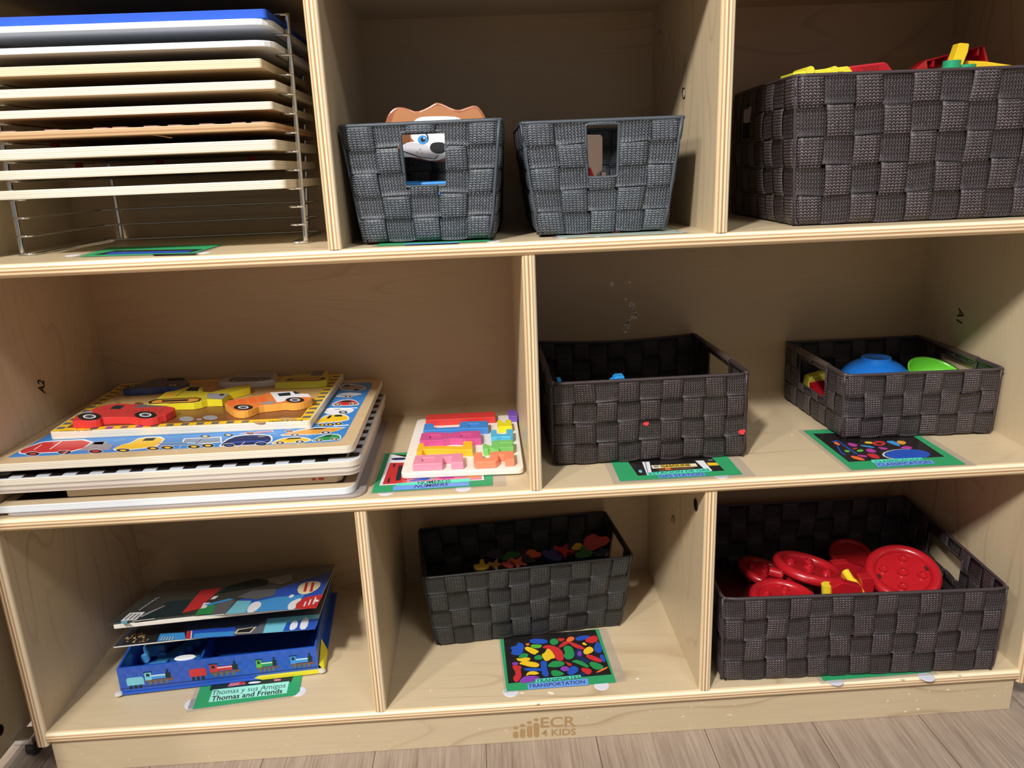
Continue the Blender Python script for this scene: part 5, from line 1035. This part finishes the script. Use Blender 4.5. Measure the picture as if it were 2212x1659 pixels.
pf_ = [at(px, py, 1, .245) for px, py in smooth_loop([(1744, 819), (1752, 813), (1768, 810), (1780, 805), (1800, 806), (1800, 870), (1744, 870)], 1)]
obj('toy_body', MB().prism([(p.x, p.z) for p in pf_], None, 0, .02, lambda x, y, z: Vector((x, .262-z, y))), plain('toy_straw', (232, 216, 80), .4), t, bevel=.002)
pf_ = [at(px, py, 1, .235) for px, py in ((1752, 828), (1782, 822), (1782, 880), (1752, 880))]
obj('toy_band', MB().prism([(p.x, p.z) for p in pf_], None, 0, .004, lambda x, y, z: Vector((x, .240-z, y))), RED, t)
# counters in the black basket
qj = zz(1000, 1130, 3.735); rnd = random.Random(11)
shapes = {'boat': [(-1, .2), (-.7, -.5), (.7, -.5), (1, .2), (.3, .2), (.3, .8), (-.2, .8), (-.2, .2)], 'car': [(-1, -.4), (1, -.4), (1, .1), (.5, .2), (.3, .6), (-.5, .6), (-.7, .2), (-1, .1)], 'plane': [(-1, -.1), (-.3, -.2), (.1, -.8), (.3, -.8), (.2, -.15), (1, -.1), (1, .15), (.2, .2), (.3, .8), (.1, .8), (-.3, .2), (-1, .5)]}
cl = [(150, 352, 'yellow', 'boat', .185, 1), (265, 345, 'amber', 'plane', .190, .9), (270, 265, 'navy', 'car', .235, 1.25), (395, 275, 'green', 'car', .21, 1.15), (445, 326, 'orange', 'plane', .185, 1), (362, 335, 'red', 'boat', .18, .8), (560, 260, 'orange', 'car', .215, 1.1), (720, 262, 'blue', 'boat', .21, 1.4), (815, 232, 'red', 'plane', .215, 1.2), (880, 185, 'navy', 'boat', .24, 1.1), (935, 200, 'yellow', 'car', .225, .9), (975, 250, 'green', 'boat', .205, 1.2), (1060, 165, 'red', 'car', .225, 1.8), (1110, 240, 'navy', 'boat', .215, 1.1), (500, 300, 'navy', 'car', .20, 1.2)]
where = ['yellow boat counter at the left front of the black basket', 'amber plane counter beside the yellow boat in the black basket', 'navy car counter toward the back left of the black basket', 'green car counter behind the orange plane in the black basket', 'orange plane counter at the front rim of the black basket', 'small red boat counter left of the orange plane', 'orange car counter in the middle of the black basket', 'blue boat counter right of the middle orange car', 'red plane counter right of the blue boat', 'navy boat counter at the back behind the red plane', 'yellow car counter between red pieces at the right of the black basket', 'green boat counter below the yellow car at the right', 'large red car counter standing at the right end of the black basket', 'navy boat counter at the far right of the black basket', 'dark car counter in front of the middle orange car']
for (x, y, c, sh, yy, sc_), lb in zip(cl, where):
    p = at(*qj((x, y))[0], 1, yy); a_ = rnd.uniform(-.6, .6); tl = rnd.uniform(.3, .9); s_ = .0125*sc_
    ax = Vector((math.cos(a_), math.sin(a_)*.3, math.sin(a_)*.5)).normalized(); ay = Vector((rnd.uniform(-.2, .2), math.cos(tl), math.sin(tl))); ay = (ay-ax*ay.dot(ax)).normalized(); az = ax.cross(ay)
    m = MB().prism([(u*s_, v*s_) for u, v in smooth_loop(shapes[sh], 1)], None, -.004, .004, lambda u, v, w, p=p, ax=ax, ay=ay, az=az: p+ax*u+ay*v+az*w)
    single('toy_counter', m, plain('counter_'+c, {'yellow': (190, 152, 34), 'amber': (170, 130, 70), 'navy': (20, 28, 62), 'green': (24, 92, 46), 'orange': (190, 76, 36), 'red': (160, 32, 26), 'blue': (24, 38, 110)}[c], .4), lb, 'toy counter', 'vehicle counters in the black basket', bevel=.0012)  # colours dimmed so they carry the shade inside the basket
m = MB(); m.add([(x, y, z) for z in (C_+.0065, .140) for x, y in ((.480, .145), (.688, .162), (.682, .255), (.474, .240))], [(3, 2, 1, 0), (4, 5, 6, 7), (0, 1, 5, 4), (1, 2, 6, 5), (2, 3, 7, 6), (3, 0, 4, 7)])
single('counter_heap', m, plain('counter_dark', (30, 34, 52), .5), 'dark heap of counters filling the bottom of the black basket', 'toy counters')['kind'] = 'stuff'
# red wheels in the wide basket
def wheel(label, px, py, y, dia, nrm_, seg=56, studs=True):
    n_ = Vector(nrm_).normalized(); c = at(px, py, 1, y); a = Vector((1, 0, 0)); a = (a-n_*a.dot(n_)).normalized(); b = n_.cross(a); r = dia/2
    t = thing('toy_disc', label, 'toy wheel', c, 0, 'red toy wheels in the wide basket')
    fr_ = lambda x, y_, h: c+a*x+b*y_+n_*h
    rt = r*.15; prof = [(0, -.002), (r-2*rt, -.002)]+[(r-rt+rt*math.cos(q_), rt*math.sin(q_)) for q_ in [PI+PI*2*k/16 for k in range(0, 17)]][0:0]
    tire = [(r-rt+rt*math.cos(2*PI*k/18), rt*1.0*math.sin(2*PI*k/18)) for k in range(19)]
    obj('tire', MB().lathe(tire, fr_, seg=seg), RED, t, smooth='all')
    obj('disc', MB().lathe([(0, .0015), (r-1.7*rt, .0008), (r-1.7*rt, -.0030), (0, -.0030)], fr_, seg=seg), RED, t, smooth=True)
    if studs:
        L = [(0, 0)]+[(r*.50*math.cos(PI/4+PI/2*k+.35), r*.50*math.sin(PI/4+PI/2*k+.35)) for k in range(4)]
        for k, (sx, sy) in enumerate(L):
            rr_ = r*.15 if k == 0 else r*.125; f2 = lambda x, y_, h, sx=sx, sy=sy: fr_(sx+x, sy+y_, h)
            obj('stud', MB().lathe([(0, .0026), (rr_*.62, .0026), (rr_*.66, .0052), (rr_*.95, .0050), (rr_, .0008)], f2, seg=22), RED, t, smooth=True)
        for sg in (1, -1):
            m = MB(); cx_ = sg*r*.66; m.flat([fr_(cx_-.002, -.0035, .0019), fr_(cx_+.002, -.0035, .0019), fr_(cx_+.002, .0035, .0019), fr_(cx_-.002, .0035, .0019)]); obj('slot', m, plain('slot_dark', (70, 10, 14), .6), t)
    for k in range(4):
        q_ = PI/2*k+.3; f3 = lambda x, y_, h, q_=q_: fr_(r*.55*math.cos(q_)+x, r*.55*math.sin(q_)+y_, h)
        obj('axle_clip', MB().lathe([(0, -.014), (r*.12, -.014), (r*.12, -.003)], f3, seg=14), RED, t, smooth=True)
    return t
wheel('big red wheel leaning toward the front at the right of the wide basket', 1950, 1238, .108, .0945, (-.16, -.34, .92))
wheel('red wheel tilted down to the right at the left of the wide basket', 1746, 1228, .125, .0945, (.22, .08, .97))
wheel('red wheel lying at the back between the two big wheels', 1838, 1198, .210, .062, (-.05, -.30, .95), studs=False)
wheel('red wheel half hidden behind the front rim of the wide basket', 1693, 1294, .062, .086, (.05, -.02, 1))
wheel('red wheel in the dark back left of the wide basket', 1652, 1236, .20, .080, (.25, .0, .95))
YT = plain('toy_rod_yellow', (240, 214, 52), .32, coat=.4); G7 = 'yellow rods among the red wheels'
a, b = at(1826, 1234, 1, .112), at(1862, 1290, 1, .078); t = thing('toy_rod', 'yellow rod slanting between the two big red wheels', 'toy rod', (a+b)/2, 0, G7); obj('rod', MB().tube([a, a.lerp(b, .35), a.lerp(b, .42), b], [.0052, .0052, .0068, .0068], seg=18), YT, t, smooth=True)
a, b = at(1786, 1262, 1, .07), at(1788, 1330, 1, .07); t = thing('toy_rod', 'short upright yellow rod behind the front rim of the wide basket', 'toy rod', (a+b)/2, 0, G7); obj('rod', MB().tube([a, b], .0068, seg=20), YT, t, smooth=True)
m = ypr(MB(), [(1695, 1268), (1712, 1262), (1758, 1276), (1760, 1292), (1696, 1292)], .118, .135); single('toy_plate', m, plain('toy_plate_lime', (222, 216, 40), .35), 'flat yellow toy plate beneath the tilted red wheel', 'toy plate', None, bevel=.0012)
for k, (px, py, yy) in enumerate(((1675, 1238, .118), (1716, 1250, .112), (1758, 1262, .108))):
    p = at(px, py, 1, yy); dx = Vector((.9, -.3, -.2)).normalized()
    t = thing('toy_connector', ['red connector stub below the tilted wheel, leftmost of three', 'red connector stub below the tilted wheel, middle of three', 'red connector stub below the tilted wheel, rightmost of three'][k], 'toy connector', p, 0, 'red connector stubs')
    obj('stub', MB().tube([p-dx*.009, p+dx*.009], .0068, seg=18), RED, t, smooth=True)
for lb, pts, y0, y1 in (('flat red toy plate behind the yellow rod in the wide basket', [(1800, 1218), (1832, 1215), (1880, 1232), (1885, 1300), (1800, 1300)], .150, .162), ('red toy wedge in front of the yellow rod in the wide basket', [(1798, 1270), (1822, 1258), (1862, 1268), (1870, 1300), (1798, 1300)], .060, .072), ('red toy bracket below the big leaning wheel', [(1862, 1250), (1886, 1248), (1890, 1262), (1884, 1300), (1862, 1300)], .085, .100)):
    m = ypr(MB(), pts, y0, y1); single('toy_plate', m, RED, lb, 'toy plate', 'red toy plates in the wide basket', bevel=.0012)
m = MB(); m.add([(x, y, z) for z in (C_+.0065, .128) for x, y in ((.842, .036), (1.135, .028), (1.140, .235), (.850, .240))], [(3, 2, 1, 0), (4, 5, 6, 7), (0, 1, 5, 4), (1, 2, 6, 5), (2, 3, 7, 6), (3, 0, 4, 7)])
single('toy_heap', m, plain('toy_shadow_red', (84, 14, 18), .45), 'heap of red toy parts darkened for shade at the bottom of the wide basket', 'toys')['kind'] = 'stuff'  # red darkened to put the basket's inner shade into the heap
